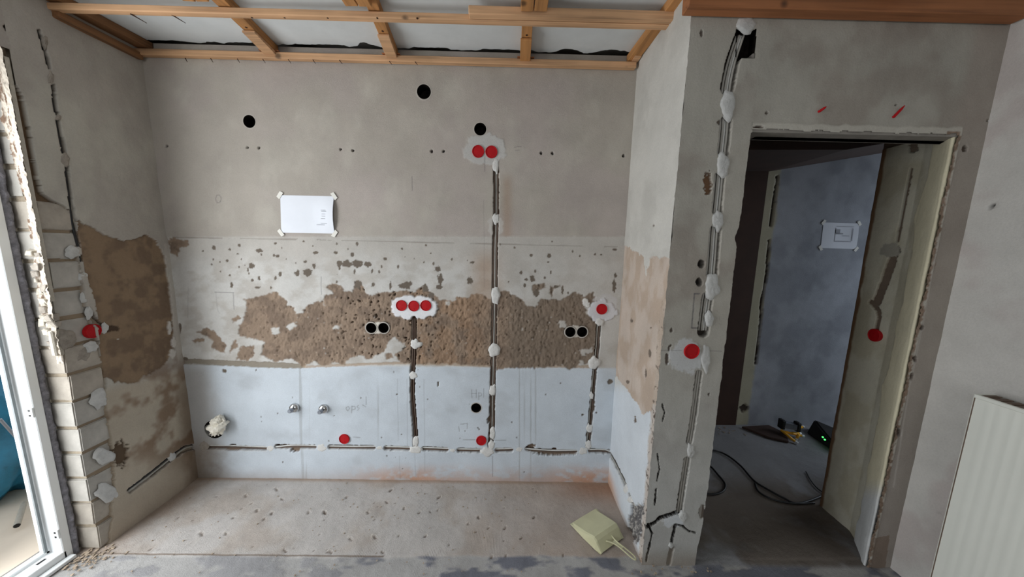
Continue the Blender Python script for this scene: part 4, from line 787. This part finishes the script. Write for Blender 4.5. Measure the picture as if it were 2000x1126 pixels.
# ================================================================== DUSTPAN
def dustpan():
    A = on((2, 0.004), 1114, 1022); Bc = on((2, 0.004), 1164, 992); C = on((2, 0.035), 1221, 1034); D = on((2, 0.004), 1163, 1064)
    f = (A+Bc)/2; ax = np.array([0.72, -0.69, 0]); wv = (Bc-A); w = np.linalg.norm(wv[:2]); wv = wv/np.linalg.norm(wv); ax = np.array([wv[1], -wv[0], 0]); L = 0.20; H_ = 0.055
    e = empty('dustpan', f+ax*L*0.5, 'pale yellow plastic dustpan lying upside down by the pier', 'dustpan')
    z = np.array([0, 0, 1.0]); P0 = lambda s, t, h: f*np.array([1, 1, 0])+wv*s+ax*t+z*h
    hw, hb = w/2, w/2*0.86
    # upside down: sloping back panel on top, side walls down to the floor, rear wall
    rows = []
    for t, h, ww in ((0, 0.004, hw), (0.02, 0.012, hw), (L*0.5, 0.036, hw*0.98), (L*0.68, H_-0.006, hw*0.94), (L*0.76, H_-0.002, hw*0.93), (L*0.84, H_-0.012, hw*0.92), (L, 0.006, hb)):
        rows.append([P0(-ww-0.002, t, 0.003), P0(-ww+0.006, t, max(h-0.005, 0.0035)), P0(-ww+0.014, t, h), P0(0, t, h+0.001), P0(ww-0.014, t, h), P0(ww-0.006, t, max(h-0.005, 0.0035)), P0(ww+0.002, t, 0.003)])
    b = MB()
    for R in rows: b.v += [tuple(q) for q in R]
    for i in range(len(rows)-1):
        for k in range(6): a = i*7+k; b.f.append((a, a+1, a+8, a+7))
    o = b.build('pan', M['pan'], e, smooth=False); md = o.modifiers.new('thickness', 'SOLIDIFY'); md.thickness = 0.0022; md.offset = -1
    md = o.modifiers.new('soft', 'BEVEL'); md.width = 0.010; md.segments = 3; md.limit_method = 'ANGLE'; md.angle_limit = 0.35
    # handle: two flanges merging into a slotted grip
    g = [P0(0.0, L*0.86, 0.034), P0(0.0, L+0.012, 0.022), P0(-0.008, L+0.06, 0.014), P0(-0.016, L+0.115, 0.011)]
    end = on((2, 0.012), 1241, 1091); st = P0(0.0, L*0.93, 0.03); mid = st*0.5+end*0.5+np.array([-0.006, -0.003, -0.006]); dirv = (end-st)/np.linalg.norm(end-st); pr = np.cross(z, dirv)
    Lh = np.linalg.norm(end-st); at = lambda t, o: st+dirv*Lh*t+pr*o+z*0.004*math.sin(math.pi*t)
    for s in (-1, 1):
        path = spline([at(-0.10, s*0.026), at(0.10, s*0.014), at(0.28, s*0.0085), at(0.5, s*0.0085), at(0.75, s*0.0095), at(0.92, s*0.0085), at(1.0, s*0.004)], 6)
        MB().tube(path, [0.0034]*len(path), 8, True).build('handle_rail', M['pan'], e, smooth=True)
    MB().prism([at(0.12, 0.012), at(0.5, 0.008), at(0.5, -0.008), at(0.12, -0.012)], -z*0.003, z*0.0008).build('handle_web', M['pan'], e)
    MB().tube([at(0.985, 0.006), at(1.02, 0), at(0.985, -0.006)], 0.0034, 8).build('handle_end', M['pan'], e, smooth=True)
dustpan()

# ================================================================== RADIATOR
def radiator():
    x0, x1, ya, yb, zt, zb = 3.656, 3.738, -0.690, -1.50, 0.962, 0.12
    e = empty('panel_radiator', (3.70, -1.1, zb), 'cream panel radiator with vertical ridges on the right wall', 'radiator')
    n = 150; ys = np.linspace(ya-0.004, yb+0.004, n); b = MB()
    for y in ys:
        fr = ((y-ya) % 0.028)/0.028; d = 0.0011*(1 if 0.25 < fr < 0.75 else 0) if abs(y-ya) > 0.03 else 0
        for z in (zb, zb+0.03, zt-0.035, zt-0.012): b.v.append((x0+(0.004-d if zb+0.01 < z < zt-0.02 else 0.004), y, z))
    for i in range(n-1):
        for k in range(3): a = i*4+k; b.f.append((a, a+1, a+5, a+4))
    b.build('front_panel', M['radiator'], e, smooth=True)
    MB().box((x0, yb, zt-0.014), (x0+0.012, ya-0.002, zt)).build('top_rail', M['radiator'], e, bevel=0.002)
    MB().box((x0+0.002, ya-0.003, zb), (x1, ya, zt-0.001)).build('side_cover', M['radiator'], e, bevel=0.0012)
    MB().box((x0+0.0012, ya-0.0054, zb), (x0+0.004, ya-0.0038, zt-0.014)).build('edge_gap', M['grille'], e)
    MB().box((x1-0.012, yb, zb), (x1, ya-0.003, zt-0.012)).build('rear_panel', M['radiator'], e)
    g = MB().box((x0+0.012, yb, zt-0.010), (x1-0.012, ya-0.003, zt-0.007)).build('top_grille', M['grille'], e)
    me = None
    for i in range(30):
        y = ya-0.012-i*0.0265
        if me is None:
            o = MB().box((x0+0.012, -0.008, zt-0.007), (x1-0.002, 0.008, zt-0.004)).build('grille_slat', M['grille'], e); me = o.data; o.location.y = y
        else: o = link('grille_slat', me, e); o.location.y = y
    for yy in (-0.845, -1.345): MB().box((x1, yy-0.015, 0.72), (WD-0.002, yy+0.015, 0.80)).build('wall_bracket', M['steel'], e)
radiator()

# ================================================================== TOOLS ON THE HALL FLOOR
def tools():
    h = lambda x, y, z=0.0: on((2, z), x, y)
    e = empty('folding_stand', h(1545, 850), 'yellow folding tool stand with grey bar on the hall floor', 'tool stand')
    t1, t2 = h(1526, 831, 0.075), h(1556, 836, 0.075)
    MB().tube([t1+np.array([0, 0, 0.015]), t2+np.array([0, 0, 0.015])], 0.030, 4).build('grey_bar', M['alu'], e)
    for p in (t1, t2): MB().box(p+np.array([-0.014, -0.025, -0.02]), p+np.array([0.014, 0.025, 0.055])).build('black_clamp', M['black'], e, bevel=0.005)
    for a, b_ in (((1525, 839, 0.055), (1556, 864, 0.012)), ((1530, 842, 0.05), (1568, 851, 0.03)), ((1560, 848, 0.05), (1555, 857, 0.012)), ((1556, 836, 0.07), (1568, 833, 0.06)), ((1545, 845, 0.045), (1562, 846, 0.035))):
        p, q = h(*a), h(*b_); k = MB().tube([p, q], 0.0095, 8).build('yellow_leg', M['orange'], e, smooth=True); MB().lathe(q, q-p, [(0.011, -0.01), (0.011, 0.008), (0.0, 0.008)], 10).build('white_foot', M['pvc'], k)
    d = [h(1448, 836), h(1500, 833), h(1536, 850), h(1540, 866), h(1500, 857)]
    o = MB().prism([p+np.array([0, 0, 0.002]) for p in d], (0, 0, 0), (0, 0, 0.018)).build('dark_tool_case', M['dark'], None, bevel=0.004); tag(o, 'dark brown flat case under the yellow stand', 'case')
    c = empty('charger', h(1600, 850), 'black charger with two green lights by the door jamb', 'charger')
    base = [h(1574, 846), h(1582, 836), h(1652, 866), h(1640, 890)]
    V = [p+np.array([0, 0, 0.003]) for p in base]+[base[0]*0.7+base[2]*0.3+np.array([0, 0, 0.09]), base[1]*0.8+base[3]*0.2+np.array([0, 0.03, 0.11]), base[2]+np.array([0, 0, 0.09]), base[3]*0.9+base[0]*0.1+np.array([0, 0, 0.05])]
    MB().add(V, [(3, 2, 1, 0), (4, 5, 6, 7), (0, 1, 5, 4), (1, 2, 6, 5), (2, 3, 7, 6), (3, 0, 4, 7)]).build('housing', M['black'], c, bevel=0.01, seg=2)
    for x, y in ((1607, 853), (1611, 858)):
        p = h(x, y, 0.075); dr = (CAM-p)/np.linalg.norm(CAM-p); p = p+dr*0.03
        MB().lathe(p, dr, [(0.006, -0.012), (0.006, 0.002), (0, 0.003)], 10).build('green_light', M['lamp_on'], c)
tools()

# ================================================================== RUBBLE
def rubble():
    b = MB(); r = np.random.default_rng(12); cr = [(-1, -1, -1), (1, -1, -1), (1, 1, -1), (-1, 1, -1), (-1, -1, 1), (1, -1, 1), (1, 1, 1), (-1, 1, 1)]
    def stone(x, y, s):
        v = [(x+a*s*r.uniform(0.5, 1), y+c*s*r.uniform(0.5, 1), max(0.0, 0.35*s+d*s*0.5*r.uniform(0.4, 1))) for a, c, d in cr]
        b.add(v, [(0, 3, 2, 1), (4, 5, 6, 7), (0, 1, 5, 4), (1, 2, 6, 5), (2, 3, 7, 6), (3, 0, 4, 7)])
    for _ in range(130): stone(-0.05+abs(r.normal(0, 0.07)), -0.505+r.normal(0, 0.03), r.uniform(0.0015, 0.007))
    for _ in range(160): stone(r.uniform(0.02, 2.2), r.uniform(-0.6, -0.02), r.uniform(0.001, 0.004))
    for _ in range(24): stone(r.uniform(3.6, 3.86), r.uniform(0.52, 0.64), r.uniform(0.002, 0.007))
    for _ in range(16): stone(r.uniform(2.5, 2.9), r.uniform(-0.56, -0.515), r.uniform(0.002, 0.006))
    o = b.build('plaster_crumbs', M['crumb']); tag(o, 'scattered crumbs of plaster and mortar on the floor', 'rubble', kind='stuff')
rubble()
